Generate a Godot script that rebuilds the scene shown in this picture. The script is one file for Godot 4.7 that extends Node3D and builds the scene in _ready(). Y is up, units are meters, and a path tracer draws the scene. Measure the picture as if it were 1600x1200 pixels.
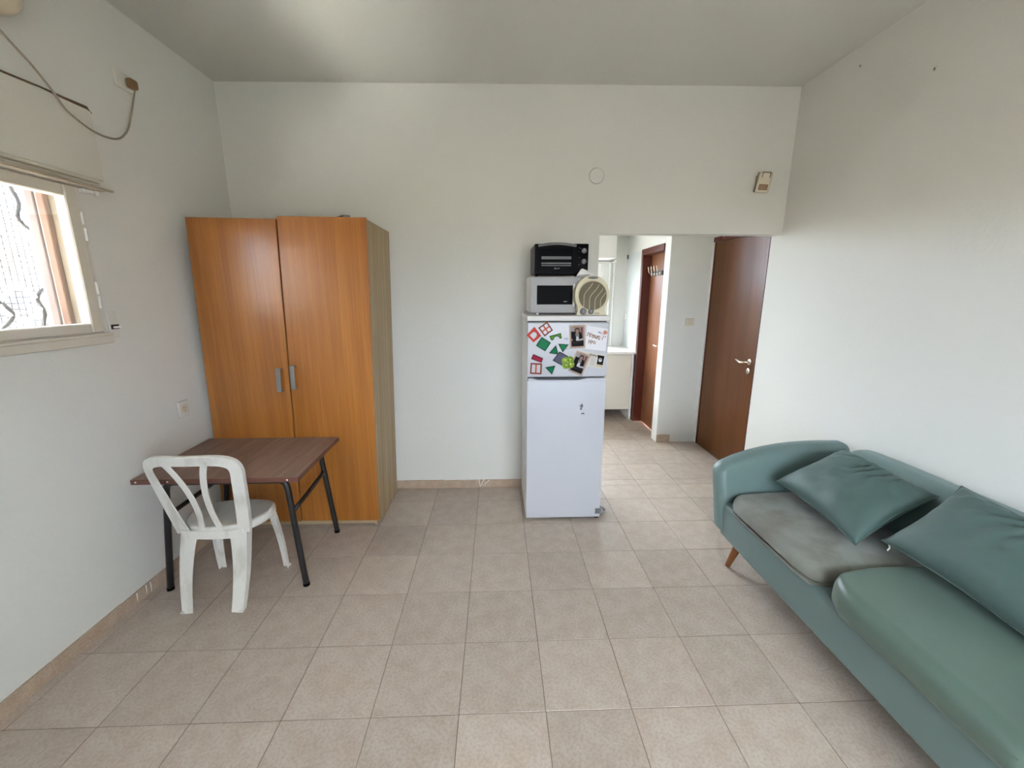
extends Node3D
# A bare living room looking towards a kitchenette. Units are metres, y up, the back wall at z = -1.237.

const BACK := -1.237        # face of the back wall
const LEFT := -1.715        # face of the left wall
const RIGHT := 2.285        # face of the right wall
const REAR := 3.2           # wall behind the camera
const KITCHEN := -3.62      # far wall of the kitchenette
const HALL := -2.25         # face of the pier between kitchenette and front door
const PIER := 1.865         # face of the kitchenette's right wall
const RW := [0.1, 1.75, 0.9, 2.2]   # rear window: left, right, sill, head
const TILE := 1.0 / 3.0

var taken := {}
var M := {}
var tile_meshes := {}

# ------------------------------------------------------------------ mesh builder
class MB:
	var st := SurfaceTool.new()
	var xf := Transform3D.IDENTITY
	var n := 0
	func _init(t := Transform3D.IDENTITY) -> void:
		xf = t
		st.begin(Mesh.PRIMITIVE_TRIANGLES)
	func tri(a: Vector3, b: Vector3, c: Vector3, sg := -1) -> void:   # counter-clockwise seen from outside
		st.set_smooth_group(sg)
		for p in [a, c, b]:
			st.set_smooth_group(sg)
			st.add_vertex(xf * p)
		n += 1
	func quad(a: Vector3, b: Vector3, c: Vector3, d: Vector3, sg := -1) -> void:
		tri(a, b, c, sg)
		tri(a, c, d, sg)
	func box(lo: Vector3, hi: Vector3, ch := 0.0, turn := Transform3D.IDENTITY) -> void:   # box with chamfered edges
		var keep := xf
		xf = xf * turn
		var c: float = min(ch, (hi.x - lo.x) * 0.45, (hi.y - lo.y) * 0.45, (hi.z - lo.z) * 0.45)
		var m := (lo + hi) * 0.5
		var h := (hi - lo) * 0.5
		var P := func(x: float, y: float, z: float, ax: int) -> Vector3:
			var r := Vector3(x * (h.x - (0.0 if ax == 0 else c)), y * (h.y - (0.0 if ax == 1 else c)), z * (h.z - (0.0 if ax == 2 else c)))
			return m + r
		for s in [-1.0, 1.0]:
			var q := [[P.call(s, -1, -1, 0), P.call(s, 1, -1, 0), P.call(s, 1, 1, 0), P.call(s, -1, 1, 0)],
				[P.call(-1, s, -1, 1), P.call(-1, s, 1, 1), P.call(1, s, 1, 1), P.call(1, s, -1, 1)],
				[P.call(-1, -1, s, 2), P.call(1, -1, s, 2), P.call(1, 1, s, 2), P.call(-1, 1, s, 2)]]
			for f in q:
				if s > 0: quad(f[0], f[1], f[2], f[3])
				else: quad(f[3], f[2], f[1], f[0])
		if c > 0.0:
			for s in [-1.0, 1.0]:
				for t in [-1.0, 1.0]:
					var fl: bool = s * t < 0
					oriented(P.call(s, t, -1, 0), P.call(s, t, 1, 0), P.call(s, t, 1, 1), P.call(s, t, -1, 1), m)
					oriented(P.call(s, -1, t, 0), P.call(s, 1, t, 0), P.call(s, 1, t, 2), P.call(s, -1, t, 2), m)
					oriented(P.call(-1, s, t, 1), P.call(1, s, t, 1), P.call(1, s, t, 2), P.call(-1, s, t, 2), m)
					for u in [-1.0, 1.0]:
						var a: Vector3 = P.call(s, t, u, 0)
						var b: Vector3 = P.call(s, t, u, 1)
						var d: Vector3 = P.call(s, t, u, 2)
						if (b - a).cross(d - a).dot(a - m) > 0: tri(a, b, d)
						else: tri(a, d, b)
		xf = keep
	func oriented(a: Vector3, b: Vector3, c: Vector3, d: Vector3, m: Vector3, sg := -1) -> void:
		if (b - a).cross(c - a).dot((a + c) * 0.5 - m) > 0: quad(a, b, c, d, sg)
		else: quad(d, c, b, a, sg)
	func rbox(lo: Vector3, hi: Vector3, r: float, seg := 4, mid := 1, bend = null) -> void:   # soft box, optionally bent
		var m := (lo + hi) * 0.5
		var h := (hi - lo) * 0.5
		r = min(r, h.x, h.y, h.z)
		var steps := []
		for ax in 3:
			var l := []
			for k in seg + 1: l.append(-h[ax] + r * (1.0 - cos(PI / 2 * k / seg)) if false else -h[ax] + r * k / seg)
			var inner: float = 2.0 * (h[ax] - r)
			if inner > 1e-6:
				for k in range(1, mid + 1): l.append(-h[ax] + r + inner * k / mid)
			for k in range(1, seg + 1): l.append(h[ax] - r + r * k / seg)
			steps.append(l)
		var map := func(p: Vector3) -> Vector3:
			var q := Vector3(clamp(p.x, -h.x + r, h.x - r), clamp(p.y, -h.y + r, h.y - r), clamp(p.z, -h.z + r, h.z - r))
			var d := p - q
			if d.length() > 1e-9:
				# even spacing of the rounded edges
				d = Vector3(tan(d.x / r * PI / 4), tan(d.y / r * PI / 4), tan(d.z / r * PI / 4))
				q += d.normalized() * r
			q += m
			return bend.call(q) if bend != null else q
		for ax in 3:
			var u := (ax + 1) % 3
			var v := (ax + 2) % 3
			for s in [-1.0, 1.0]:
				for i in steps[u].size() - 1:
					for j in steps[v].size() - 1:
						var c := []
						for e in [[0, 0], [1, 0], [1, 1], [0, 1]]:
							var p := Vector3()
							p[ax] = s * h[ax]
							p[u] = steps[u][i + e[0]]
							p[v] = steps[v][j + e[1]]
							c.append(map.call(p))
						if s > 0: quad(c[0], c[1], c[2], c[3], 1)
						else: quad(c[3], c[2], c[1], c[0], 1)
	func tube(pts: Array, r, sides := 8, caps := true, closed := false) -> void:   # r: a number or one per point
		var rings := []
		var up := Vector3.UP
		for i in pts.size():
			var a: Vector3 = pts[(i - 1 + pts.size()) % pts.size()] if closed or i > 0 else pts[0]
			var b: Vector3 = pts[(i + 1) % pts.size()] if closed or i < pts.size() - 1 else pts[i]
			var d := (b - a).normalized()
			var s := up - d * up.dot(d)
			if s.length() < 0.05:
				s = Vector3.RIGHT - d * d.x
				if s.length() < 0.05: s = Vector3.BACK
			s = s.normalized()
			up = s
			var w := d.cross(s)
			var rr: float = r[i] if r is Array else r
			var ring := []
			for k in sides:
				var t := TAU * k / sides
				ring.append(pts[i] + (s * cos(t) + w * sin(t)) * rr)
			rings.append(ring)
		var last := rings.size() if closed else rings.size() - 1
		for i in last:
			var A: Array = rings[i]
			var B: Array = rings[(i + 1) % rings.size()]
			for k in sides:
				var k2 := (k + 1) % sides
				quad(A[k], A[k2], B[k2], B[k], 1)
		if caps and not closed:
			for k in sides:
				var k2 := (k + 1) % sides
				tri(pts[0], rings[0][k2], rings[0][k])
				tri(pts[-1], rings[-1][k], rings[-1][k2])
	func strap(pts: Array, acr: Array, w, t, sg := -1) -> void:   # flat bar along points; acr: direction across it at each point; w width, t thickness
		var rings := []
		for i in pts.size():
			var a: Vector3 = pts[max(i - 1, 0)]
			var b: Vector3 = pts[min(i + 1, pts.size() - 1)]
			var d := (b - a).normalized()
			var x: Vector3 = acr[i] - d * acr[i].dot(d)
			x = x.normalized()
			var y := d.cross(x)
			var ww: float = (w[i] if w is Array else w) * 0.5
			var tt: float = (t[i] if t is Array else t) * 0.5
			var e: float = min(ww, tt) * 0.5
			var p: Vector3 = pts[i]
			rings.append([p + x * ww + y * (tt - e), p + x * (ww - e) + y * tt, p - x * (ww - e) + y * tt, p - x * ww + y * (tt - e),
				p - x * ww - y * (tt - e), p - x * (ww - e) - y * tt, p + x * (ww - e) - y * tt, p + x * ww - y * (tt - e)])
		for i in rings.size() - 1:
			for k in 8:
				var k2 := (k + 1) % 8
				quad(rings[i][k], rings[i][k2], rings[i + 1][k2], rings[i + 1][k], sg if sg < 0 else sg + k)
		for k in range(1, 7):
			tri(rings[0][0], rings[0][k + 1], rings[0][k])
			tri(rings[-1][0], rings[-1][k], rings[-1][k + 1])
	func lathe(prof: Array, turn: Transform3D, sides := 24) -> void:   # prof: Vector2(radius, height) from bottom to top about the y axis of turn
		var keep := xf
		xf = xf * turn
		for i in prof.size() - 1:
			var a: Vector2 = prof[i]
			var b: Vector2 = prof[i + 1]
			for k in sides:
				var t := TAU * k / sides
				var u := TAU * (k + 1) / sides
				var p := [Vector3(a.x * cos(t), a.y, -a.x * sin(t)), Vector3(a.x * cos(u), a.y, -a.x * sin(u)), Vector3(b.x * cos(u), b.y, -b.x * sin(u)), Vector3(b.x * cos(t), b.y, -b.x * sin(t))]
				if a.x < 1e-6: tri(p[0], p[2], p[3], i + 1)
				elif b.x < 1e-6: tri(p[0], p[1], p[2], i + 1)
				else: quad(p[0], p[1], p[2], p[3], i + 1)
		xf = keep
	func prism(poly: PackedVector2Array, z0: float, z1: float, ch := 0.0) -> void:   # polygon in x and y pushed from z0 to z1 (front), front edge chamfered
		if Geometry2D.is_polygon_clockwise(poly): poly.reverse()
		var front := poly
		if ch > 0.0:
			var off := Geometry2D.offset_polygon(poly, -ch)
			if off.size() == 1 and off[0].size() == poly.size():
				front = off[0]
				if Geometry2D.is_polygon_clockwise(front): front.reverse()
				var best := 0
				for k in front.size():
					if front[k].distance_to(poly[0]) < front[best].distance_to(poly[0]): best = k
				var turned := PackedVector2Array()
				for k in front.size(): turned.append(front[(k + best) % front.size()])
				front = turned
			else: ch = 0.0
		var N := poly.size()
		for i in N:
			var j := (i + 1) % N
			var a := poly[i]
			var b := poly[j]
			quad(Vector3(a.x, a.y, z0), Vector3(b.x, b.y, z0), Vector3(b.x, b.y, z1 - ch), Vector3(a.x, a.y, z1 - ch))
			if ch > 0.0: quad(Vector3(a.x, a.y, z1 - ch), Vector3(b.x, b.y, z1 - ch), Vector3(front[j].x, front[j].y, z1), Vector3(front[i].x, front[i].y, z1))
		for f in [[front, z1, true], [poly, z0, false]]:
			var t := Geometry2D.triangulate_polygon(f[0])
			for k in range(0, t.size(), 3):
				var a: Vector2 = f[0][t[k]]
				var b: Vector2 = f[0][t[k + 1]]
				var c: Vector2 = f[0][t[k + 2]]
				if ((b - a).cross(c - a) > 0) != f[2]:
					var s := b
					b = c
					c = s
				tri(Vector3(a.x, a.y, f[1]), Vector3(b.x, b.y, f[1]), Vector3(c.x, c.y, f[1]))
	func ring(outer: Array, inner: Array, z0: float, z1: float) -> void:   # two outlines of equal length, counter-clockwise: a frame with a hole
		var N := outer.size()
		for i in N:
			var j := (i + 1) % N
			var o: Vector2 = outer[i]
			var p: Vector2 = outer[j]
			var a: Vector2 = inner[i]
			var b: Vector2 = inner[j]
			quad(Vector3(o.x, o.y, z1), Vector3(p.x, p.y, z1), Vector3(b.x, b.y, z1), Vector3(a.x, a.y, z1))
			quad(Vector3(a.x, a.y, z0), Vector3(b.x, b.y, z0), Vector3(p.x, p.y, z0), Vector3(o.x, o.y, z0))
			quad(Vector3(o.x, o.y, z0), Vector3(p.x, p.y, z0), Vector3(p.x, p.y, z1), Vector3(o.x, o.y, z1))
			quad(Vector3(b.x, b.y, z0), Vector3(a.x, a.y, z0), Vector3(a.x, a.y, z1), Vector3(b.x, b.y, z1))
	func grid(f: Callable, nu: int, nv: int, sg := 1) -> void:   # f(u, v) for u, v in 0..1
		for i in nu:
			for j in nv:
				quad(f.call(float(i) / nu, float(j) / nv), f.call(float(i + 1) / nu, float(j) / nv), f.call(float(i + 1) / nu, float(j + 1) / nv), f.call(float(i) / nu, float(j + 1) / nv), sg)
	func mesh() -> ArrayMesh:
		st.generate_normals()
		return st.commit()

# ------------------------------------------------------------------ naming
func numbered(called: String, parent: Node) -> String:
	var key := str(parent.get_instance_id()) + called
	var k: int = taken.get(key, 0)
	taken[key] = k + 1
	return called if k == 0 else "%s_%03d" % [called, k]

func obj(called: String, b, m: Material, parent: Node = self) -> MeshInstance3D:
	var o := MeshInstance3D.new()
	o.name = numbered(called, parent)
	o.mesh = b.mesh() if b is MB else b
	o.material_override = null
	if o.mesh is ArrayMesh: o.mesh.surface_set_material(0, m)
	else: o.mesh.material = m
	parent.add_child(o, true)
	return o

func tag(o: Node, label: String, category: String, group := "", kind := "") -> Node:
	o.set_meta("label", label)
	o.set_meta("category", category)
	if group: o.set_meta("group", group)
	if kind: o.set_meta("kind", kind)
	return o

func thing(called: String, label: String, category: String, at := Vector3.ZERO, turn := 0.0, group := "") -> Node3D:
	var o := Node3D.new()
	o.name = numbered(called, self)
	add_child(o, true)
	o.position = at
	o.rotation.y = turn
	tag(o, label, category, group)
	return o

func setting(called: String, label: String, category: String, at := Vector3.ZERO) -> Node3D:
	var o := thing(called, label, category, at)
	o.set_meta("kind", "structure")
	return o

func W(o: Node3D) -> MB:   # a builder that takes scene coordinates for a part of o
	return MB.new(o.transform.affine_inverse())

# ------------------------------------------------------------------ materials
func mat(c: Color, rough := 0.6, metal := 0.0) -> StandardMaterial3D:
	var m := StandardMaterial3D.new()
	m.albedo_color = c
	m.roughness = rough
	m.metallic = metal
	return m

func rgb(r: int, g: int, b: int) -> Color:
	return Color(r / 255.0, g / 255.0, b / 255.0)

func textured(m: StandardMaterial3D, tex: Texture2D, scale: Vector3, world := false, offset := Vector3.ZERO) -> StandardMaterial3D:
	m.albedo_texture = tex
	m.uv1_triplanar = true
	m.uv1_world_triplanar = world
	m.uv1_scale = scale
	m.uv1_offset = offset
	return m

func noise(sd: int, freq: float, oct := 4, kind := FastNoiseLite.TYPE_SIMPLEX_SMOOTH) -> FastNoiseLite:
	var n := FastNoiseLite.new()
	n.seed = sd
	n.frequency = freq
	n.noise_type = kind
	n.fractal_type = FastNoiseLite.FRACTAL_FBM
	n.fractal_octaves = oct
	return n

func paint(w: int, h: int, f: Callable) -> ImageTexture:
	var d := PackedByteArray()
	d.resize(w * h * 3)
	var k := 0
	for y in h:
		for x in w:
			var c: Color = f.call(x, y)
			d[k] = clampi(int(c.r * 255), 0, 255)
			d[k + 1] = clampi(int(c.g * 255), 0, 255)
			d[k + 2] = clampi(int(c.b * 255), 0, 255)
			k += 3
	return ImageTexture.create_from_image(Image.create_from_data(w, h, false, Image.FORMAT_RGB8, d))

func bumps(sd: int, freq: float, strength: float, size := 256) -> ImageTexture:
	var im := noise(sd, freq, 4).get_seamless_image(size, size)
	im.convert(Image.FORMAT_RGBA8)
	im.bump_map_to_normal_map(strength)
	return ImageTexture.create_from_image(im)

func wood(sd: int, base: Color, dark: Color, strips: float, w := 384, h := 512) -> ImageTexture:   # grain runs up the picture
	var a := noise(sd, 0.02, 4)
	var b := noise(sd + 1, 0.11, 3)
	var c := noise(sd + 2, 0.006, 2)
	var rng := RandomNumberGenerator.new()
	rng.seed = sd
	var tones := []
	for i in 64: tones.append(rng.randf())
	return paint(w, h, func(x: int, y: int) -> Color:
		var t := 0.5 + 0.35 * a.get_noise_2d(x * 1.6, y * 0.09) + 0.35 * b.get_noise_2d(x * 2.0, y * 0.05)
		var wav := x + 6.0 * c.get_noise_2d(x, y * 0.6)
		t += (tones[int(wav / strips + 32) % 64] - 0.5) * 0.34
		return base.lerp(dark, clampf(t, 0.0, 1.0)))

func make_materials() -> void:
	var wall_bump := bumps(5, 0.05, 1.6)
	M.wall = mat(rgb(215, 214, 207), 0.75)
	M.wall.normal_enabled = true
	M.wall.normal_texture = wall_bump
	M.wall.normal_scale = 0.14
	M.wall.uv1_triplanar = true
	M.wall.uv1_world_triplanar = true
	M.wall.uv1_scale = Vector3(2.2, 2.2, 2.2)
	M.splash = mat(rgb(196, 200, 198), 0.3)
	M.ceiling = mat(rgb(207, 207, 198), 0.85)
	M.plaster = mat(rgb(206, 198, 182), 0.8)
	M.patch = mat(rgb(211, 208, 198), 0.85)
	M.grime = mat(rgb(104, 84, 66), 0.9)
	var tn := noise(11, 0.012, 4)
	var tm := noise(12, 0.09, 4)
	var tex_tile := paint(512, 512, func(x: int, y: int) -> Color:
		var s := 0.5 + 0.9 * tn.get_noise_2d(x, y)
		var f := tm.get_noise_2d(x, y)
		var c := rgb(196, 179, 162).lerp(rgb(209, 196, 182), clampf(s, 0, 1))
		c = c.lerp(rgb(184, 165, 146), clampf(f * 1.1, 0, 0.5))
		return c.lerp(rgb(216, 205, 192), clampf(-f * 0.9 - 0.1, 0, 0.5)))
	var rng := RandomNumberGenerator.new()
	rng.seed = 3
	M.tile = []
	for i in 7:
		var m := mat(Color(0.95, 0.95, 0.95).darkened(rng.randf() * 0.07), 0.42)
		textured(m, tex_tile, Vector3(1.35, 1.35, 1.35), true, Vector3(rng.randf(), rng.randf(), rng.randf()))
		M.tile.append(m)
	M.skirting = textured(mat(rgb(228, 218, 206), 0.5), tex_tile, Vector3(1.6, 1.6, 1.6), true)
	M.grout = mat(rgb(122, 106, 92), 0.9)
	M.wardrobe = textured(mat(Color.WHITE, 0.36), wood(21, rgb(182, 118, 48), rgb(146, 86, 28), 30.0), Vector3(1.0, 0.5, 1.0), false, Vector3(0.1, 0, 0))
	M.wardrobe.clearcoat_enabled = true
	M.wardrobe.clearcoat = 0.7
	M.wardrobe.clearcoat_roughness = 0.24
	M.side = textured(mat(Color.WHITE, 0.55), wood(31, rgb(190, 170, 134), rgb(142, 116, 78), 17.0), Vector3(1.7, 0.5, 1.7))
	M.edge_dark = mat(rgb(92, 40, 20), 0.6)
	M.plinth = mat(rgb(176, 158, 124), 0.6)
	M.steel = mat(rgb(150, 150, 148), 0.42, 0.75)
	M.chrome = mat(rgb(215, 205, 185), 0.22, 0.9)
	M.alu = mat(rgb(196, 190, 172), 0.3, 0.8)
	M.table = textured(mat(Color.WHITE, 0.5), wood(41, rgb(146, 122, 108), rgb(116, 92, 80), 9.0, 256, 384), Vector3(1.3, 1.3, 1.3), false, Vector3(0.3, 0, 0))
	M.table_edge = mat(rgb(104, 66, 54), 0.55)
	M.black_metal = mat(rgb(22, 22, 23), 0.4)
	var dn := noise(51, 0.02, 4)
	var chair_tex := paint(256, 256, func(x: int, y: int) -> Color:
		return rgb(216, 214, 206).lerp(rgb(176, 172, 160), clampf(dn.get_noise_2d(x, y * 0.5) * 1.1, 0, 0.6)))
	M.plastic = textured(mat(Color.WHITE, 0.42), chair_tex, Vector3(1.6, 1.6, 1.6))
	M.fridge = mat(rgb(189, 190, 195), 0.34)
	M.fridge_side = mat(rgb(216, 214, 210), 0.45)
	M.gasket = mat(rgb(70, 70, 72), 0.8)
	M.black = mat(rgb(14, 14, 15), 0.32)
	M.black_glass = mat(rgb(7, 7, 8), 0.25)
	M.black.metallic_specular = 0.1
	M.black_glass.metallic_specular = 0.08
	M.oven_side = mat(rgb(40, 40, 42), 0.45)
	M.knob = mat(rgb(98, 99, 100), 0.5)
	M.knob_mark = mat(rgb(170, 170, 168), 0.5)
	M.tray = mat(rgb(120, 120, 112), 0.4, 0.6)
	M.mw = mat(rgb(160, 159, 157), 0.5, 0.1)
	M.mw_white = mat(rgb(222, 220, 215), 0.45)
	M.cream = mat(rgb(204, 196, 164), 0.45)
	M.heater_dark = mat(rgb(84, 74, 58), 0.7)
	M.heater_slat = mat(rgb(140, 128, 98), 0.55)
	M.white = mat(rgb(236, 235, 230), 0.45)
	M.white_gloss = mat(rgb(240, 242, 240), 0.2)
	M.sash = mat(rgb(206, 199, 184), 0.5)
	M.paper = mat(rgb(232, 230, 228), 0.8)
	M.beige = mat(rgb(206, 194, 170), 0.5)
	M.socket_brown = mat(rgb(140, 108, 74), 0.55)
	M.hole = mat(rgb(38, 32, 26), 0.9)
	M.cable = mat(rgb(158, 146, 128), 0.6)
	M.lens = mat(rgb(120, 84, 40), 0.35)
	M.door = textured(mat(Color.WHITE, 0.3), wood(61, rgb(106, 64, 32), rgb(80, 45, 19), 40.0, 256, 512), Vector3(0.9, 0.48, 0.9), false, Vector3(0.2, 0, 0.45))
	M.door.metallic_specular = 0.35
	M.door_light = textured(mat(Color.WHITE, 0.34), wood(66, rgb(146, 96, 62), rgb(114, 70, 42), 40.0, 256, 512), Vector3(0.9, 0.48, 0.9), false, Vector3(0.2, 0, 0.2))
	M.door_frame = mat(rgb(84, 32, 20), 0.35)
	M.counter = mat(rgb(232, 230, 222), 0.3)
	M.cabinet = mat(rgb(222, 216, 200), 0.5)
	var vb := bumps(71, 0.08, 1.0)
	for d in [["sofa", rgb(101, 122, 119), 0.48], ["seat_old", rgb(128, 134, 122), 0.72], ["seat_new", rgb(88, 108, 97), 0.36], ["pillow", rgb(70, 92, 86), 0.6]]:
		var m := mat(d[1], d[2])
		m.normal_enabled = true
		m.normal_texture = vb
		m.normal_scale = 0.18
		m.uv1_triplanar = true
		m.uv1_scale = Vector3(6, 6, 6)
		m.rim_enabled = true
		m.rim = 0.5
		m.rim_tint = 0.6
		M[d[0]] = m
	var sn := noise(81, 0.012, 4)
	M.seat_old.albedo_color = Color.WHITE
	M.seat_old.albedo_texture = paint(256, 256, func(x: int, y: int) -> Color:
		return rgb(126, 131, 121).lerp(rgb(100, 96, 84), clampf(0.35 + sn.get_noise_2d(x, y) * 1.2, 0, 1)))
	M.seat_old.uv1_scale = Vector3(1.4, 1.4, 1.4)
	M.sofa_leg = textured(mat(Color.WHITE, 0.4), wood(91, rgb(142, 88, 40), rgb(104, 58, 22), 20.0, 64, 128), Vector3(4, 4, 4))
	M.glass = mat(Color(0.95, 1.0, 0.98, 0.06), 0.0)
	M.glass.transparency = BaseMaterial3D.TRANSPARENCY_ALPHA
	M.frame_out = mat(rgb(92, 80, 62), 0.7)
	M.rust = mat(rgb(92, 64, 46), 0.8)
	M.iron = mat(rgb(40, 36, 38), 0.6)
	M.mesh_wire = mat(rgb(70, 70, 74), 0.7)
	M.wire = mat(rgb(226, 226, 224), 0.6)
	M.yard_wall = mat(rgb(100, 92, 84), 0.9)
	M.gravel = mat(rgb(220, 219, 214), 0.9)
	M.lawn = mat(rgb(44, 44, 42), 0.95)
	M.yard = mat(rgb(150, 140, 128), 0.9)
	M.yard_blue = mat(rgb(15, 18, 27), 0.8)

# ------------------------------------------------------------------ scene
func _ready() -> void:
	# camera, solved from the floor grid
	var cam := Camera3D.new()
	cam.name = "camera"
	cam.keep_aspect = Camera3D.KEEP_HEIGHT
	cam.fov = 85.5605
	cam.near = 0.02
	cam.far = 200
	cam.transform = Transform3D(Basis(Vector3.UP, -0.0360004) * Basis(Vector3.RIGHT, -0.2148571) * Basis(Vector3.BACK, 0.000879), Vector3(0.155485, 1.569677, 1.951513))
	add_child(cam)
	cam.current = true
	# sky and exposure
	var env := Environment.new()
	env.background_mode = Environment.BG_SKY
	var sky := Sky.new()
	var sm := ProceduralSkyMaterial.new()
	sm.sky_top_color = rgb(234, 243, 255)
	sm.sky_horizon_color = rgb(196, 210, 230)
	sm.sky_curve = 0.18
	sm.ground_horizon_color = rgb(190, 186, 178)
	sm.ground_bottom_color = rgb(150, 144, 134)
	sm.sky_energy_multiplier = 1.0
	sky.sky_material = sm
	env.sky = sky
	env.tonemap_mode = Environment.TONE_MAPPER_LINEAR
	env.tonemap_exposure = 35.5
	env.sdfgi_enabled = true
	env.ssao_enabled = true
	env.ssil_enabled = true
	var we := WorldEnvironment.new()
	we.name = "daylight"
	we.environment = env
	add_child(we)
	# the sun stands high over the house and reaches only the yard outside the left window
	var sun := DirectionalLight3D.new()
	sun.name = "sun"
	sun.light_color = rgb(255, 252, 247)
	sun.light_energy = 6.2
	sun.light_angular_distance = 0.6
	sun.shadow_enabled = true
	sun.sky_mode = DirectionalLight3D.SKY_MODE_LIGHT_ONLY
	sun.basis = Basis.looking_at(Vector3(-0.32, -0.95, 0.0), Vector3.BACK)
	add_child(sun)

	make_materials()
	build_shell()
	build_floor()
	build_left_window()
	build_kitchen()
	build_entry_door()
	build_wardrobe()
	build_fridge()
	build_sofa()
	build_table()
	build_chair()
	build_microwave()
	build_oven()
	build_heater()
	build_magnets()
	build_wall_fittings()
	build_outside()

# walls are boxes with thickness; holes are left between the boxes
func build_shell() -> void:
	var T := 0.22
	var H := 3.1
	var o := setting("wall_left", "white painted left wall with the small window", "wall")
	var b := W(o)
	b.box(Vector3(LEFT - T, -0.1, BACK - 0.1), Vector3(LEFT, H, -0.09))
	b.box(Vector3(LEFT - T, -0.1, 1.0), Vector3(LEFT, H, REAR + T))
	b.box(Vector3(LEFT - T, -0.1, -0.09), Vector3(LEFT, 1.385, 1.0))
	b.box(Vector3(LEFT - T, 2.035, -0.09), Vector3(LEFT, H, 1.0))
	obj("plaster", b, M.wall, o)
	o = setting("wall_back", "white painted back wall behind the wardrobe and fridge", "wall")
	b = W(o)
	b.box(Vector3(LEFT - T, -0.1, BACK - 0.1), Vector3(0.914, H, BACK))
	b.box(Vector3(0.914, 2.0, BACK - 0.1), Vector3(RIGHT + T, H, BACK))
	obj("plaster", b, M.wall, o)
	o = setting("wall_right", "white painted right wall behind the sofa and around the entrance door", "wall")
	b = W(o)
	b.box(Vector3(RIGHT, -0.1, -1.37), Vector3(RIGHT + T, H, REAR + T))
	b.box(Vector3(RIGHT, 2.06, -2.2), Vector3(RIGHT + T, H, -1.37))
	b.box(Vector3(RIGHT, -0.1, -2.4), Vector3(RIGHT + T, H, -2.2))
	obj("plaster", b, M.wall, o)
	o = setting("wall_hall", "white wall end between the kitchenette and the entrance door", "wall")
	b = W(o)
	b.box(Vector3(PIER, -0.1, -2.39), Vector3(RIGHT + T, H, HALL), 0.004)
	obj("plaster", b, M.wall, o)
	o = setting("wall_kitchen_right", "white right wall of the kitchenette around the inner brown door", "wall")
	b = W(o)
	b.box(Vector3(PIER, 2.07, -3.06), Vector3(PIER + 0.14, H, -2.39))
	b.box(Vector3(PIER, -0.1, KITCHEN - T), Vector3(PIER + 0.14, H, -3.06))
	obj("plaster", b, M.wall, o)
	b = W(o)
	b.box(Vector3(PIER - 0.006, 0.872, KITCHEN), Vector3(PIER, 2.06, -3.075), 0.002)   # tiled part stands a little proud
	obj("tiled_splashback", b, M.splash, o)
	o = setting("wall_kitchen_back", "white far wall of the kitchenette with its window", "wall")
	b = W(o)
	b.box(Vector3(-1.0, -0.1, KITCHEN - T), Vector3(-0.7, H, KITCHEN))
	b.box(Vector3(0.88, -0.1, KITCHEN - T), Vector3(0.95, H, KITCHEN))
	b.box(Vector3(-0.7, 2.6, KITCHEN - T), Vector3(0.88, H, KITCHEN))
	b.box(Vector3(1.54, -0.1, KITCHEN - T), Vector3(PIER + 0.14, H, KITCHEN))
	b.box(Vector3(-0.7, -0.1, KITCHEN - T), Vector3(1.54, 0.98, KITCHEN))
	b.box(Vector3(0.95, 1.96, KITCHEN - T), Vector3(1.54, H, KITCHEN))
	obj("plaster", b, M.wall, o)
	o = setting("wall_kitchen_left", "white left wall of the kitchenette", "wall")
	b = W(o)
	b.box(Vector3(-1.0, -0.1, KITCHEN), Vector3(-0.8, H, BACK - 0.1))
	obj("plaster", b, M.wall, o)
	o = setting("wall_rear", "white wall behind the viewer with the large window", "wall")
	b = W(o)
	b.box(Vector3(LEFT, -0.1, REAR), Vector3(RW[0], H, REAR + T))
	b.box(Vector3(RW[1], -0.1, REAR), Vector3(RIGHT, H, REAR + T))
	b.box(Vector3(RW[0], -0.1, REAR), Vector3(RW[1], RW[2], REAR + T))
	b.box(Vector3(RW[0], RW[3], REAR), Vector3(RW[1], H, REAR + T))
	obj("plaster", b, M.wall, o)
	o = setting("ceiling", "plain white ceiling", "ceiling")
	b = W(o)
	var yl := 2.942
	var yr := 2.98
	var x0 := LEFT - T
	var x1 := RIGHT + T
	var z0 := KITCHEN - T
	var z1 := REAR + T
	b.quad(Vector3(x0, yl, z0), Vector3(x1, yr, z0), Vector3(x1, yr, z1), Vector3(x0, yl, z1))
	b.quad(Vector3(x0, 3.25, z1), Vector3(x1, 3.25, z1), Vector3(x1, 3.25, z0), Vector3(x0, 3.25, z0))
	b.quad(Vector3(x0, yl, z1), Vector3(x1, yr, z1), Vector3(x1, 3.25, z1), Vector3(x0, 3.25, z1))
	b.quad(Vector3(x1, yr, z0), Vector3(x0, yl, z0), Vector3(x0, 3.25, z0), Vector3(x1, 3.25, z0))
	b.quad(Vector3(x0, yl, z0), Vector3(x0, yl, z1), Vector3(x0, 3.25, z1), Vector3(x0, 3.25, z0))
	b.quad(Vector3(x1, yr, z1), Vector3(x1, yr, z0), Vector3(x1, 3.25, z0), Vector3(x1, 3.25, z1))
	obj("slab", b, M.ceiling, o)
	# rear window, behind the viewer
	o = setting("window_3", "large window in the wall behind the viewer", "window")
	b = W(o)
	var mid: float = (RW[0] + RW[1]) / 2
	for x in [RW[0], mid - 0.035, RW[1] - 0.07]: b.box(Vector3(x, RW[2], REAR + 0.06), Vector3(x + 0.07, RW[3], REAR + 0.11), 0.004)
	for y in [RW[2], RW[3] - 0.07]: b.box(Vector3(RW[0] + 0.07, y, REAR + 0.06), Vector3(RW[1] - 0.07, y + 0.07, REAR + 0.11), 0.004)
	obj("window_frame", b, M.sash, o)
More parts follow.
